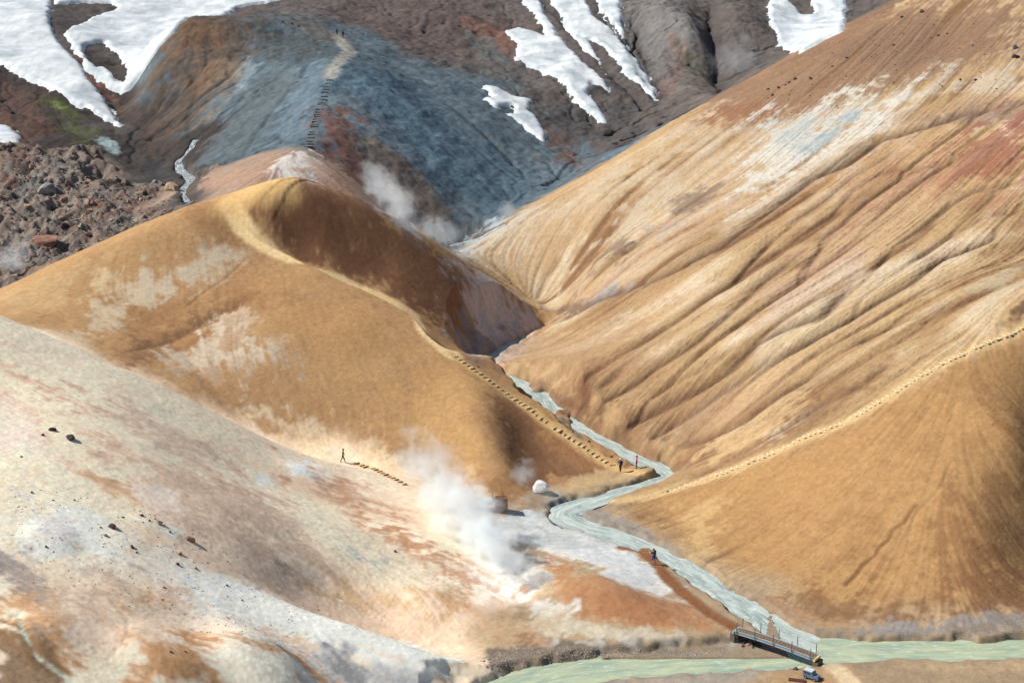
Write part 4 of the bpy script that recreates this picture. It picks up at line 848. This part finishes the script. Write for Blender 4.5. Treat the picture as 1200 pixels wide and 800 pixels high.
for u, v, wpx, m in [(50, 510, 6, M_rdark), (166, 604, 9, M_rdark), (211, 649, 7, M_rred), (208, 661, 6, M_rdark), (230, 666, 5, M_rdark), (144, 606, 5, M_rdark), (155, 641, 8, M_rdark), (199, 623, 6, M_rred), (37, 577, 5, M_rdark), (266, 686, 5, M_rdark), (192, 688, 5, M_rred), (62, 586, 4, M_rdark), (87, 586, 4, M_rdark), (54, 640, 5, M_rdark), (175, 610, 5, M_rdark), (182, 608, 4, M_rdark), (217, 763, 4, M_rdark), (200, 763, 4, M_rdark), (333, 660, 4, M_rred), (284, 703, 4, M_rdark), (160, 647, 4, M_rdark), (25, 535, 4, M_rdark), (118, 618, 4, M_rdark), (463, 646, 5, M_rdark)]:
    px_rock(u, v, wpx, m, 'small dark stone scattered on the pale slope', 'small dark stones on the pale slope', 'stone')
for u, v, wpx in [(1080, 14, 7), (1190, 57, 9), (1143, 94, 5), (1125, 94, 5), (912, 103, 5), (932, 93, 7), (949, 92, 6), (905, 112, 6), (925, 97, 5), (1140, 54, 5), (1057, 20, 6), (1047, 53, 5), (1031, 54, 4), (992, 68, 4), (920, 100, 4), (1100, 42, 5), (1110, 40, 4), (975, 78, 4), (900, 105, 5)]:
    px_rock(u, v, wpx, M_rdark, 'dark stone on the brown crown of the golden hillside', 'dark stones on the hillside crown', 'stone')
px_rock(1190, 67, 13, M_rdark, 'broad dark boulder, largest on the brown hillside crown')
p = hit(633, 577); rock('boulder', p, (2.4, 2.1, 2.3), M_rwhite, 'white boulder at the foot of the ochre hill', sink=.08, k=2)
p = hit(57, 226); rock('boulder', p, (5.0, 4.5, 4.6), M_rgrey, 'big blue grey boulder with a red flank on the rocky slope', k=2)
p = hit(55, 285); rock('boulder', p, (6.5, 5.0, 4.6), M_rred, 'big dark red boulder low on the rocky slope', k=5)
p = hit(203, 222); rock('boulder', p, (4.0, 3.5, 3.6), M_rtan, 'rounded tan boulder beside the mountain pool', k=1)
LBL = {0: ('grey rough boulder lying on the rocky slope', 'grey boulders of the rocky slope'), 1: ('red brown rough boulder lying on the rocky slope', 'red brown boulders of the rocky slope'), 2: ('tan rough boulder lying on the rocky slope', 'tan boulders of the rocky slope'), 3: ('dark rough boulder lying on the rocky slope', 'dark boulders of the rocky slope')}
rr = random.Random(5); done = 0
while done < 110:
    u, v = rr.uniform(2, 212), rr.uniform(172, 318)
    if v > 340 - u * .5 - 12 or v < 172 + max(0, u - 90) * .42: continue
    p = hit(u, v); q = LAB[int((p.y - Y0) / CELL), int((p.x - X0) / CELL)]
    if LABS[q] != 'K': continue
    k = rr.choice([0, 0, 1, 1, 2, 3, 3]); sz = .5 + 1.6 * rr.random() ** 2.5; adj = 'large' if sz > 1.35 else 'mid-sized' if sz > .8 else 'small'
    rock('boulder', p, sz, (M_rgrey, M_rred, M_rtan, M_rdark)[k], adj + ' ' + LBL[k][0], 'boulder', adj + ' ' + LBL[k][1]); done += 1
for u, v, wpx, m in [(862, 746, 5, M_rpink), (868, 748, 6, M_rdark), (872, 752, 7, M_rdark), (878, 755, 6, M_rpink), (883, 752, 7, M_rdark), (888, 756, 6, M_rdark), (876, 747, 6, M_rdark), (892, 752, 5, M_rpink), (865, 743, 5, M_rpink), (881, 758, 5, M_rgrey), (870, 757, 5, M_rgrey), (896, 756, 5, M_rgrey), (886, 747, 5, M_rdark)]:
    px_rock(u, v, wpx * 1.5, m, 'riprap stone under the far abutment of the footbridge', 'riprap under the far bridge end', 'stone')
for u, v, wpx, m in [(929, 781, 7, M_rpink), (934, 778, 7, M_rred), (926, 784, 5, M_rtan), (938, 776, 6, M_rpink), (932, 784, 6, M_rdark), (940, 773, 6, M_rdark), (936, 781, 5, M_rpink)]:
    px_rock(u, v, wpx * 1.5, m, 'reddish riprap stone heaped by the near bridge end', 'riprap by the near bridge end', 'stone')
px_rock(914, 781, 5, M_rdark, 'single dark pointed stone standing in the river shallows', name='stone', sink=.05)
for u, v, wpx in [(655, 597, 4), (658, 593, 4), (661, 589, 4), (665, 587, 5), (670, 586, 5), (674, 588, 4), (676, 591, 5), (682, 591, 4), (688, 591, 4)]:
    px_rock(u, v, wpx, M_rdark, 'small dark stone in the curved row at the stream edge', 'curved row of dark stones in the stream', 'stone')
for u, v, wpx in [(778, 553, 6), (774, 560, 5), (671, 506, 4), (690, 517, 4), (716, 535, 4), (560, 430, 4)]:
    px_rock(u, v, wpx, M_rdark, 'dark stone sitting in the rapids of the stream', 'dark stones in the rapids', 'stone')
for u, v, wpx in [(331, 26, 5), (342, 28, 5), (350, 31, 4)]:
    px_rock(u, v, wpx, M_rdark, 'tiny dark stone in the row on the grey summit', 'dark stones on the grey summit', 'stone')

# loose gravel too fine to count
def gravel(name, px, n, smin, smax, mat, label, seed):
    xy = cast(px, HT); r = np.random.default_rng(seed); out = []
    while len(out) < n:
        q = r.uniform(xy.min(0), xy.max(0), (n * 3, 2)); q = q[poly_sd(xy, q[:, 0], q[:, 1]) > 0]; out.extend(q.tolist())
    q = np.array(out[:n]); z = bil(HT, q[:, 0], q[:, 1]); oct_ = np.array([(1, 0, 0), (-.5, .8, 0), (-.6, -.7, 0), (.1, .1, .8), (0, 0, -.5)]); fc = [(0, 1, 3), (1, 2, 3), (2, 0, 3), (1, 0, 4), (2, 1, 4), (0, 2, 4)]
    vs, fs = [], []
    for (x, y), zz in zip(q, z):
        sz = smin + (smax - smin) * r.random() ** 3; a = r.uniform(0, 6.28); c, s2 = math.cos(a), math.sin(a); k = len(vs)
        for o in oct_: vs.append((x + sz * (o[0] * c - o[1] * s2), y + sz * (o[0] * s2 + o[1] * c), zz + sz * o[2] * r.uniform(.3, .7)))
        fs.extend([tuple(i + k for i in f) for f in fc])
    return tag(mesh_obj(name, vs, fs, mat), label, kind='stuff')
gravel('pebbles', [(5, 560), (150, 590), (260, 640), (380, 700), (330, 770), (120, 700), (20, 690)], 1400, .03, .12, M_rdark, 'dark pebbles sprinkled over the pale slope', 1)
gravel('gravel', [(985, 745), (1080, 730), (1240, 722), (1240, 748), (1060, 746)], 2600, .03, .11, M_rgrey, 'grey river gravel on the bank under the hillside', 2)
gravel('gravel', [(560, 826), (700, 800), (860, 788), (940, 786), (1010, 776), (1250, 780), (1250, 830), (600, 850)], 3000, .03, .1, M_rtan, 'tan gravel on the near river bank', 3)
gravel('rubble', [(560, 772), (600, 756), (700, 757), (850, 760), (850, 766), (720, 770), (630, 780), (575, 790)], 1800, .03, .12, M_rtan, 'loose rubble along the river scarp', 4)
gravel('rubble', [(562, 774), (600, 758), (700, 760), (850, 762), (850, 767), (720, 771), (630, 781), (575, 791)], 900, .04, .2, M_rgrey, 'grey blocks along the river scarp', 14)
gravel('rubble', [(0, 180), (100, 178), (210, 235), (100, 290), (0, 320)], 2500, .1, .4, M_rtan, 'broken rubble covering the rocky slope', 6)
gravel('rubble', [(0, 180), (100, 178), (210, 235), (100, 290), (0, 320)], 2000, .1, .4, M_rdark, 'dark broken rubble covering the rocky slope', 7)
gravel('pebbles', [(20, 350), (240, 245), (300, 290), (480, 375), (560, 450), (585, 560), (470, 540), (300, 470), (120, 400)], 1500, .03, .11, M_rtan, 'loose pebbles on the ochre hill', 9)
gravel('pebbles', [(860, 560), (1000, 500), (1190, 400), (1190, 700), (1000, 700), (860, 640)], 1500, .03, .1, M_rred, 'loose pebbles on the lower golden face', 10)
gravel('stones', [(830, 130), (900, 95), (1050, 20), (1200, 5), (1200, 110), (1050, 110), (900, 150)], 500, .06, .3, M_rdark, 'dark stones strewn over the hillside crown', 8)

# ------------------------------------------------------------------ footbridge
M_steel = flat_mat('galvanised_steel', lin((176, 190, 196)) * .8, .5, .12, 4, metal=.3); M_post = flat_mat('dark_post', lin((92, 92, 94)), .6, .2, 6); M_deck = flat_mat('brown_deck', lin((136, 108, 84)) * .8, .85, .3, 9, bump=.3); M_yellow = flat_mat('yellow_timber', lin((222, 200, 140)) * .8, .8, .15, 6)
pa = Vector(PZ(864, 737, 1.25)); pb = Vector(PZ(956, 769, 1.0)); ax = pb - pa; Lb = ax.length; ang = math.atan2(ax.y, ax.x)
br = tag(empty('footbridge', (pa + pb) / 2, ang), 'steel footbridge with thin posts crossing the green river', 'bridge')
br.location.z = 0; zz0, zz1 = pa.z, pb.z
def dz(x): t = x / Lb + .5; return zz0 + (zz1 - zz0) * t + .28 * (1 - (2 * t - 1) ** 2) * .45
WB = .46
for sgn in (-1, 1):
    bm = bmesh.new(); n = 16
    for i in range(n):
        xa, xb = -Lb / 2 + Lb * i / n, -Lb / 2 + Lb * (i + 1) / n; za, zb = dz(xa), dz(xb); y = sgn * WB
        for (y0, y1, z0, z1, mi) in ((y - .07, y + .07, .0, .05, 0), (y - .03, y + .03, -.2, 0, 1), (y - .07, y + .07, -.25, -.2, 0)):
            vv = [bm.verts.new(c) for c in ((xa, y0, za + z0), (xb, y0, zb + z0), (xb, y1, zb + z0), (xa, y1, za + z0), (xa, y0, za + z1), (xb, y0, zb + z1), (xb, y1, zb + z1), (xa, y1, za + z1))]
            for f in ((0, 3, 2, 1), (4, 5, 6, 7), (0, 1, 5, 4), (1, 2, 6, 5), (2, 3, 7, 6), (3, 0, 4, 7)): bm.faces.new([vv[k] for k in f]).material_index = mi
    M_web = flat_mat('girder_web', lin((156, 170, 178)) * .8, .55, .15, 4, metal=.3)
    bm_obj('girder', bm, [M_steel, M_web], br)
pl_me = None
npl = int(Lb / .3)
for i in range(npl):
    x = -Lb / 2 + (i + .5) * Lb / npl
    if pl_me is None:
        bm = bmesh.new(); bm_box(bm, (0, 0, 0), (Lb / npl * .9, WB * 2 - .2, .06)); pl_me = bpy.data.meshes.new('plank'); bm.to_mesh(pl_me); bm.free(); pl_me.materials.append(M_deck)
    o = bpy.data.objects.new('plank', pl_me); COL.objects.link(o); o.parent = br; o.location = (x, 0, dz(x) - .06 + random.uniform(-.006, .006))
for i in range(5):
    for sgn in (-1, 1):
        x = -Lb / 2 + .25 + (Lb - .5) * i / 4; bm = bmesh.new(); bm_tube(bm, (x, sgn * (WB + .12), dz(x) - .4), (x, sgn * (WB + .12), dz(x) + .95), .035, n=6); bm_obj('post', bm, M_post, br)
for sgn in (-1, 1):
    bm = bmesh.new()
    for i in range(8):
        xa, xb = -Lb / 2 + .25 + (Lb - .5) * i / 8, -Lb / 2 + .25 + (Lb - .5) * (i + 1) / 8
        for h in (.5, .93): bm_tube(bm, (xa, sgn * (WB + .12), dz(xa) + h), (xb, sgn * (WB + .12), dz(xb) + h), .007, n=4)
    bm_obj('cable', bm, M_post, br)
for e, m in ((-1, M_steel), (1, M_yellow)):
    bm = bmesh.new(); x = e * (Lb / 2 + .12); bm_box(bm, (x, 0, dz(e * Lb / 2) - .12), (.2, WB * 2 + .3, .22)); bm_obj('end_beam', bm, m, br, bevel=.02)
    bm = bmesh.new(); bm_box(bm, (x + e * .1, 0, dz(e * Lb / 2) - .7), (.5, WB * 2 + .2, .8)); bm_obj('abutment', bm, M_timber_dk, br, bevel=.03)

# second bridge end beside the steam
p0 = hit(588, 598); e2 = tag(empty('footbridge', p0, math.radians(8)), 'dark arched footbridge end half hidden in steam', 'bridge')
bm = bmesh.new()
for i in range(9):
    t0, t1 = i / 9, (i + 1) / 9; f = lambda t: (-3.0 + 3.3 * t, 1.55 - 1.1 * (1 - t) ** 1.6)
    (xa, za), (xb, zb) = f(t0), f(t1); vv = [bm.verts.new(c) for c in ((xa, -.6, za - .16), (xb, -.6, zb - .16), (xb, .6, zb - .16), (xa, .6, za - .16), (xa, -.6, za), (xb, -.6, zb), (xb, .6, zb), (xa, .6, za))]
    for q in ((0, 3, 2, 1), (4, 5, 6, 7), (0, 1, 5, 4), (1, 2, 6, 5), (2, 3, 7, 6), (3, 0, 4, 7)): bm.faces.new([vv[k] for k in q])
bm_obj('deck', bm, flat_mat('dark_wet_deck', lin((70, 72, 80)), .6, .2, 6), e2)
bm = bmesh.new(); bm_box(bm, (-.05, 0, .6), (1.3, 1.3, 2.0)); bm_obj('abutment', bm, flat_mat('brown_abutment', lin((110, 76, 56)), .9, .3, 4, bump=.4), e2, bevel=.04)
for x, h in ((-2.2, 1.75), (-1.0, 2.15), (0.1, 2.45)):
    for y in (-.55, .55):
        bm = bmesh.new(); bm_tube(bm, (x, y, h - 1.0), (x, y, h), .03, n=6); bm_obj('post', bm, M_post, e2)

# ------------------------------------------------------------------ small parked vehicle and board
vp = hit(951, 795); car = tag(empty('vehicle', vp, math.radians(-40)), 'small boxy blue grey vehicle with a white roof near the bridge', 'vehicle'); car.scale = (.74,) * 3
M_paint = flat_mat('blue_grey_paint', lin((92, 112, 128)), .35, .08, 3, spec=.5); M_roof = flat_mat('white_paint', (.5, .54, .57), .4, .05, 3, spec=.5); M_tyre = flat_mat('rubber', (.02, .02, .022), .85, .2, 8); M_glass = flat_mat('dark_glass', lin((52, 72, 92)), .08, .1, 2, spec=.8); M_lamp = flat_mat('lamp_lens', (.8, .8, .78), .15, .05, 3, spec=.8); M_rim = flat_mat('rim_metal', (.45, .46, .48), .35, .1, 6, metal=.8)
def prism(bm, prof, y0, y1, mi=0):
    a = [bm.verts.new((x, y0, z)) for x, z in prof]; b_ = [bm.verts.new((x, y1, z)) for x, z in prof]; n = len(prof)
    bm.faces.new(a[::-1]).material_index = mi; bm.faces.new(b_).material_index = mi
    for i in range(n): bm.faces.new([a[i], a[(i + 1) % n], b_[(i + 1) % n], b_[i]]).material_index = mi
    bmesh.ops.recalc_face_normals(bm, faces=bm.faces)
bm = bmesh.new(); prism(bm, [(-.92, .25), (.95, .25), (.98, .5), (.9, .62), (.42, .68), (.2, 1.08), (-.9, 1.1), (-.95, .6)], -.46, .46); body = bm_obj('body', bm, M_paint, car, bevel=.03)
bm = bmesh.new(); bm_box(bm, (-.36, 0, 1.12), (1.14, .9, .05)); bm_obj('roof', bm, M_roof, car, bevel=.02)
bm = bmesh.new(); prism(bm, [(.405, .71), (.435, .72), (.225, 1.06), (.195, 1.05)], -.4, .4); bm_obj('windscreen', bm, M_glass, car)
for sg in (-1, 1):
    for x0, x1 in ((-.84, -.42), (-.36, .1)):
        bm = bmesh.new(); bm_box(bm, ((x0 + x1) / 2, sg * .465, .86), (x1 - x0, .012, .26)); bm_obj('window', bm, M_glass, car)
    bm = bmesh.new(); bm_tube(bm, (.985, sg * .34, .48), (1.0, sg * .34, .48), .07, n=12); bm_obj('headlight', bm, M_lamp, car)
    for x in (-.58, .6):
        bm = bmesh.new(); bm_tube(bm, (x, sg * .36, .22), (x, sg * .5, .22), .22, n=20); wh = bm_obj('wheel', bm, M_tyre, car, bevel=.02)
        bm = bmesh.new(); bm_tube(bm, (x, sg * .5, .22), (x, sg * .512, .22), .12, n=14); bm_obj('rim', bm, M_rim, wh)
bm = bmesh.new(); bm_box(bm, (1.0, 0, .32), (.08, .9, .12)); bm_obj('bumper', bm, M_post, car, bevel=.02)
bp_ = hit(934, 797); bm = bmesh.new(); bm_box(bm, (0, 0, .05), (1.5, .5, .06)); bd = bm_obj('board', bm, flat_mat('dark_brown_board', lin((84, 48, 40)), .8, .2, 5, bump=.2), bevel=.01); bd.location = bp_; bd.rotation_euler = (0, 0, math.radians(-14)); tag(bd, 'dark brown flat board lying on sand beside the small vehicle', 'board')
bm = bmesh.new(); bm_tube(bm, (0, 0, -.2), (0, 0, 1.0), .05, .035, n=8); mp_ = bm_obj('marker_post', bm, M_rwhite); mp_.location = hit(429, 43); tag(mp_, 'small white marker post on the grey saddle', 'post')

# ------------------------------------------------------------------ hikers
def person(loc, rz, label, cloth, pose, h=1.72, pack=None, hat=None, hair=(.03, .02, .015), group=None):
    root = tag(empty('person', loc, rz), label, 'person', group); k = h / 1.72
    st, lean, arm = pose['stride'], pose.get('lean', 0), pose.get('arms', 'swing')
    V, E, Rr = [], [], []
    def v(p, r, par=None):
        V.append(Vector(p) * k); Rr.append(r * k)
        if par is not None: E.append((par, len(V) - 1))
        return len(V) - 1
    # facing +Y
    pel = v((0, 0, .93), .14); bel = v((0, lean * .12, 1.06), .125, pel); ch = v((0, lean * .28, 1.27), .15, bel); nk0 = v((0, lean * .38, 1.43), .085, ch); nk = v((0, lean * .44, 1.5), .055, nk0)
    hd0 = v((0, lean * .48 + .015, 1.57), .078, nk); hd = v((0, lean * .5 + .02, 1.645), .095, hd0); v((0, lean * .52 + .01, 1.7), .06, hd); v((0, lean * .5 + .125, 1.61), .016, hd0)
    for s in (-1, 1):
        v((s * .088, lean * .5, 1.61), .016, hd)
        f = st * s; hip = v((s * .1, 0, .88), .105, pel); kn = v((s * .11, f * .28 + .03, .49), .066, hip); ca = v((s * .11, f * .42 - .02, .3), .058, kn); an = v((s * .115, f * .62 - .02, .09), .04, ca); v((s * .125, f * .62 + .14, .04), .04, an)
        sh = v((s * .2, lean * .34, 1.39), .075, ch)
        if arm == 'front': el = v((s * .25, lean * .3 + .06, 1.14), .05, sh); wr = v((s * .12, lean * .3 + .3, 1.2), .034, el); dirv = Vector((-s * .4, .8, .3))
        elif arm == 'straps': el = v((s * .29, lean * .3 - .02, 1.16), .05, sh); wr = v((s * .17, lean * .3 + .17, 1.3), .034, el); dirv = Vector((-s * .5, .3, .6))
        else: el = v((s * .27, lean * .3 - f * .1, 1.13), .05, sh); wr = v((s * .27, lean * .3 - f * .3 + .06, .9), .034, el); dirv = Vector((0, .15 - f * .2, -1))
        dirv.normalize(); w0 = V[wr] / k; pm = v(w0 + dirv * .06, .036, wr); side = Vector((1, 0, 0)) if abs(dirv.x) < .9 else Vector((0, 1, 0)); side = (side - dirv * side.dot(dirv)).normalized(); bend = dirv.cross(side).normalized() * s
        for q, ln in ((-.03, .06), (-.01, .072), (.01, .068), (.03, .052)):
            a = v(V[pm] / k + side * q + dirv * .035, .0095, pm); v(V[a] / k + dirv * ln * .8 + bend * .02, .0085, a)
        a = v(V[pm] / k + side * .042 * s - dirv * .01, .011, pm); v(V[a] / k + dirv * .04 + side * .02 * s, .009, a)
    me = bpy.data.meshes.new('body'); me.from_pydata([tuple(a) for a in V], E, []); o = bpy.data.objects.new('body', me); COL.objects.link(o)
    sk = o.modifiers.new('skin', 'SKIN'); sk.use_smooth_shade = True
    for i, sv in enumerate(me.skin_vertices[0].data): sv.radius = (Rr[i], Rr[i] * (.72 if i in (pel, bel, ch) else 1)); sv.use_root = (i == pel)
    sb = o.modifiers.new('sub', 'SUBSURF'); sb.levels = 1; sb.render_levels = 1
    dg = bpy.context.evaluated_depsgraph_get(); em = bpy.data.meshes.new_from_object(o.evaluated_get(dg)); bpy.data.objects.remove(o)
    o = bpy.data.objects.new('body', em); COL.objects.link(o); o.parent = root
    em.materials.clear()
    for nm in ('skin', 'jacket', 'trousers', 'shoes'): em.materials.append(cloth[nm])
    hem = cloth.get('hem', .12)
    for f in em.polygons:
        c = f.center / k; armish = abs(c.x) > .21 and c.z < 1.42
        sleeve = c.z > (.95 if arm == 'swing' else 0)
        hand = (arm == 'swing' and armish and c.z < .9) or (arm != 'swing' and c.y > lean * .3 + (.27 if arm == 'front' else .16) and 1.1 < c.z < 1.42)
        f.material_index = 0 if (c.z > 1.47 or hand) else 1 if (c.z > .93 or armish) else 3 if c.z < .1 else 2 if c.z > hem else 0
    bm = bmesh.new(); hc = V[hd]
    if hat is not None:
        r = bmesh.ops.create_uvsphere(bm, u_segments=14, v_segments=8, radius=.118 * k, matrix=Matrix.Translation(hc + Vector((0, -.005, .035)) * k) @ Matrix.Diagonal((.95, 1.08, .8, 1)))
        bm_tube(bm, hc + Vector((0, .07, .02)) * k, hc + Vector((0, .19, .005)) * k, .08 * k, .06 * k, 10); bm_obj('hat', bm, hat, root, True)
    else:
        bmesh.ops.create_uvsphere(bm, u_segments=14, v_segments=8, radius=.116 * k, matrix=Matrix.Translation(hc + Vector((0, -.03, .03)) * k) @ Matrix.Diagonal((.95, 1.02, .98, 1))); bm_obj('hair', bm, flat_mat('hair', hair, .6), root, True)
    for s in (-1, 1):
        bm = bmesh.new(); bmesh.ops.create_uvsphere(bm, u_segments=8, v_segments=6, radius=.012 * k, matrix=Matrix.Translation(hc + Vector((s * .034, .092, -.01)) * k)); bm_obj('eye', bm, M_post, root, True)
    if pack:
        bm = bmesh.new(); bm_box(bm, V[ch] + Vector((0, -.21, -.02)) * k, (.32 * k, .2 * k, .5 * k)); pk = bm_obj('backpack', bm, pack, root, True, bevel=.05)
        bm = bmesh.new()
        for s in (-1, 1): bm_tube(bm, V[ch] + Vector((s * .12, -.12, .18)) * k, V[ch] + Vector((s * .13, .1, .14)) * k, .018, n=6); bm_tube(bm, V[ch] + Vector((s * .13, .1, .14)) * k, V[ch] + Vector((s * .14, .08, -.12)) * k, .018, n=6)
        bm_obj('strap', bm, M_post, pk)
    return root
def cm(nm, rgb, var=.15): return flat_mat(nm, lin(rgb) * .8, .85, var, 14, bump=.2)
M_skin = cm('skin', (196, 150, 122), .06); M_navy = cm('navy_cloth', (44, 56, 84)); M_pink = cm('pink_cloth', (240, 24, 128)); M_char = cm('charcoal_cloth', (52, 50, 56)); M_black = cm('black_cloth', (30, 30, 34)); M_blue = cm('blue_cloth', (36, 60, 120)); M_shoe = cm('brown_shoe', (60, 46, 38)); M_olive = cm('olive_cloth', (58, 60, 50)); M_white = cm('white_cap', (232, 232, 232)); M_maroon = cm('maroon_cloth', (62, 36, 44))
def cl(j, t, hem=.12): return {'skin': M_skin, 'jacket': j, 'trousers': t, 'shoes': M_shoe, 'hem': hem}
person(hit(727, 553), math.radians(20), 'hiker in navy jacket and white cap at the stairway foot', cl(M_navy, M_char), {'stride': .32, 'arms': 'straps'}, 1.78, M_navy, M_white)
person(hit(746, 549), math.radians(75), 'hiker in bright pink jacket standing by the stream bend', cl(M_pink, M_char), {'stride': .06}, 1.68)
person(hit(766, 661), math.radians(150), 'hiker in dark jacket and blue shorts on the riverside path', cl(M_olive, M_blue, .5), {'stride': .14, 'arms': 'front', 'lean': .15}, 1.75, M_black)
person(hit(402, 542), math.radians(-80), 'dark clothed hiker striding along the crest of the pale slope', cl(M_olive, M_maroon), {'stride': .5, 'lean': .12}, 1.74)
person(hit(395, 42), math.radians(200), 'tiny dark hiker, upper one of the two on the grey saddle', cl(M_black, M_char), {'stride': .25}, 1.75)
person(hit(402, 45), math.radians(170), 'tiny dark hiker, lower one of the two on the grey saddle', cl(M_navy, M_black), {'stride': .25}, 1.8, M_black)

# ------------------------------------------------------------------ steam
def steam_mat(dens, seed, scale, soft=.55):
    m = bpy.data.materials.new('steam'); m.use_nodes = True; n, l = m.node_tree.nodes, m.node_tree.links; n.remove(n['Principled BSDF'])
    out = n['Material Output']; pv = n.new('ShaderNodeVolumePrincipled'); pv.inputs['Color'].default_value = (.94, .98, 1, 1); pv.inputs['Anisotropy'].default_value = 0.0
    tc = n.new('ShaderNodeTexCoord'); ge = n.new('ShaderNodeNewGeometry')
    ln = n.new('ShaderNodeVectorMath'); ln.operation = 'LENGTH'; l.new(tc.outputs['Object'], ln.inputs[0])
    ns = n.new('ShaderNodeTexNoise'); ns.noise_dimensions = '4D'; ns.inputs['W'].default_value = seed; ns.inputs['Scale'].default_value = scale; ns.inputs['Detail'].default_value = 4; ns.inputs['Roughness'].default_value = .6; ns.inputs['Distortion'].default_value = .6
    l.new(ge.outputs['Position'], ns.inputs['Vector'])
    a = n.new('ShaderNodeMath'); a.operation = 'MULTIPLY_ADD'; a.inputs[1].default_value = 3.6; a.inputs[2].default_value = -.95; l.new(ns.outputs['Fac'], a.inputs[0])      # noise * 3.6 - .95
    b = n.new('ShaderNodeMath'); b.operation = 'SUBTRACT'; l.new(a.outputs[0], b.inputs[0])
    sc = n.new('ShaderNodeMath'); sc.operation = 'MULTIPLY'; sc.inputs[1].default_value = 1.35; l.new(ln.outputs['Value'], sc.inputs[0]); l.new(sc.outputs[0], b.inputs[1])
    r = n.new('ShaderNodeMapRange'); r.interpolation_type = 'SMOOTHSTEP'; r.inputs['From Min'].default_value = -.15; r.inputs['From Max'].default_value = soft; r.inputs['To Max'].default_value = 1; l.new(b.outputs[0], r.inputs['Value'])
    ed = n.new('ShaderNodeMapRange'); ed.inputs['From Min'].default_value = 1.0; ed.inputs['From Max'].default_value = .7; l.new(ln.outputs['Value'], ed.inputs['Value'])
    mu = n.new('ShaderNodeMath'); mu.operation = 'MULTIPLY'; l.new(r.outputs[0], mu.inputs[0]); l.new(ed.outputs[0], mu.inputs[1])
    m2 = n.new('ShaderNodeMath'); m2.operation = 'MULTIPLY'; m2.inputs[1].default_value = dens; l.new(mu.outputs[0], m2.inputs[0]); l.new(m2.outputs[0], pv.inputs['Density'])
    l.new(pv.outputs[0], out.inputs['Volume']); return m
sphere_me = None
def steam(a, b, rad, dens, label, scale=.35, seed=0, pad=1.3):
    global sphere_me
    a, b = Vector(a), Vector(b); d = b - a
    bm = bmesh.new(); bmesh.ops.create_icosphere(bm, subdivisions=3, radius=1); o = bm_obj('steam', bm, steam_mat(dens, seed, scale))
    o.location = (a + b) / 2; o.rotation_mode = 'QUATERNION'; o.rotation_quaternion = d.to_track_quat('Z', 'Y'); o.scale = (rad, rad, d.length / 2 * pad)
    return tag(o, label, kind='stuff')
def at(u, v, lift=0, back=0):
    p = hit(u, v); return p + Vector((0, back, lift))
steam(at(612, 674), P(482, 540, 158), 4.8, .45, 'dense white steam plume rising from the vent', .4, 1)
steam(at(616, 668), P(540, 610, 149), 4.0, .55, 'dense white steam at the root of the plume', .5, 2)
steam(P(540, 580, 156), P(465, 515, 162), 5.0, .16, 'thin drifting top of the steam plume', .4, 3)
steam(at(650, 690, .5), P(560, 640, 146), 2.4, .22, 'thin steam over the white vent gully', .6, 4)
steam(at(610, 715, .5), P(540, 690, 137), 3.2, .16, 'faint steam veil over the brown slope', .5, 5)
steam(at(520, 795, .3), P(390, 770, 120), 2.8, .22, 'faint steam low over the white spur', .5, 6)
steam(at(620, 575, .5), P(605, 535, 168), 2.6, .16, 'wisp of steam in the dark hollow', .5, 7)
steam(at(490, 272), P(428, 188, 256), 4.6, .1, 'white steam rising behind the ochre hill', .35, 8)
steam(at(545, 284), P(475, 262, 254), 3.8, .14, 'white steam along the gully behind the ochre hill', .3, 9)
steam(at(606, 250), P(585, 250, 262), 3.5, .12, 'small steam puff above the upper brook', .35, 10)
steam(at(880, 78), P(845, 60, 345), 8, .035, 'faint steam before the far grey rocks', .15, 11)
steam(at(30, 318), P(0, 285, 232), 5, .12, 'faint steam below the rocky slope', .3, 12)
steam(at(655, 575, .3), P(615, 590, 165), 2.2, .12, 'thin steam beside the white boulder', .5, 13)
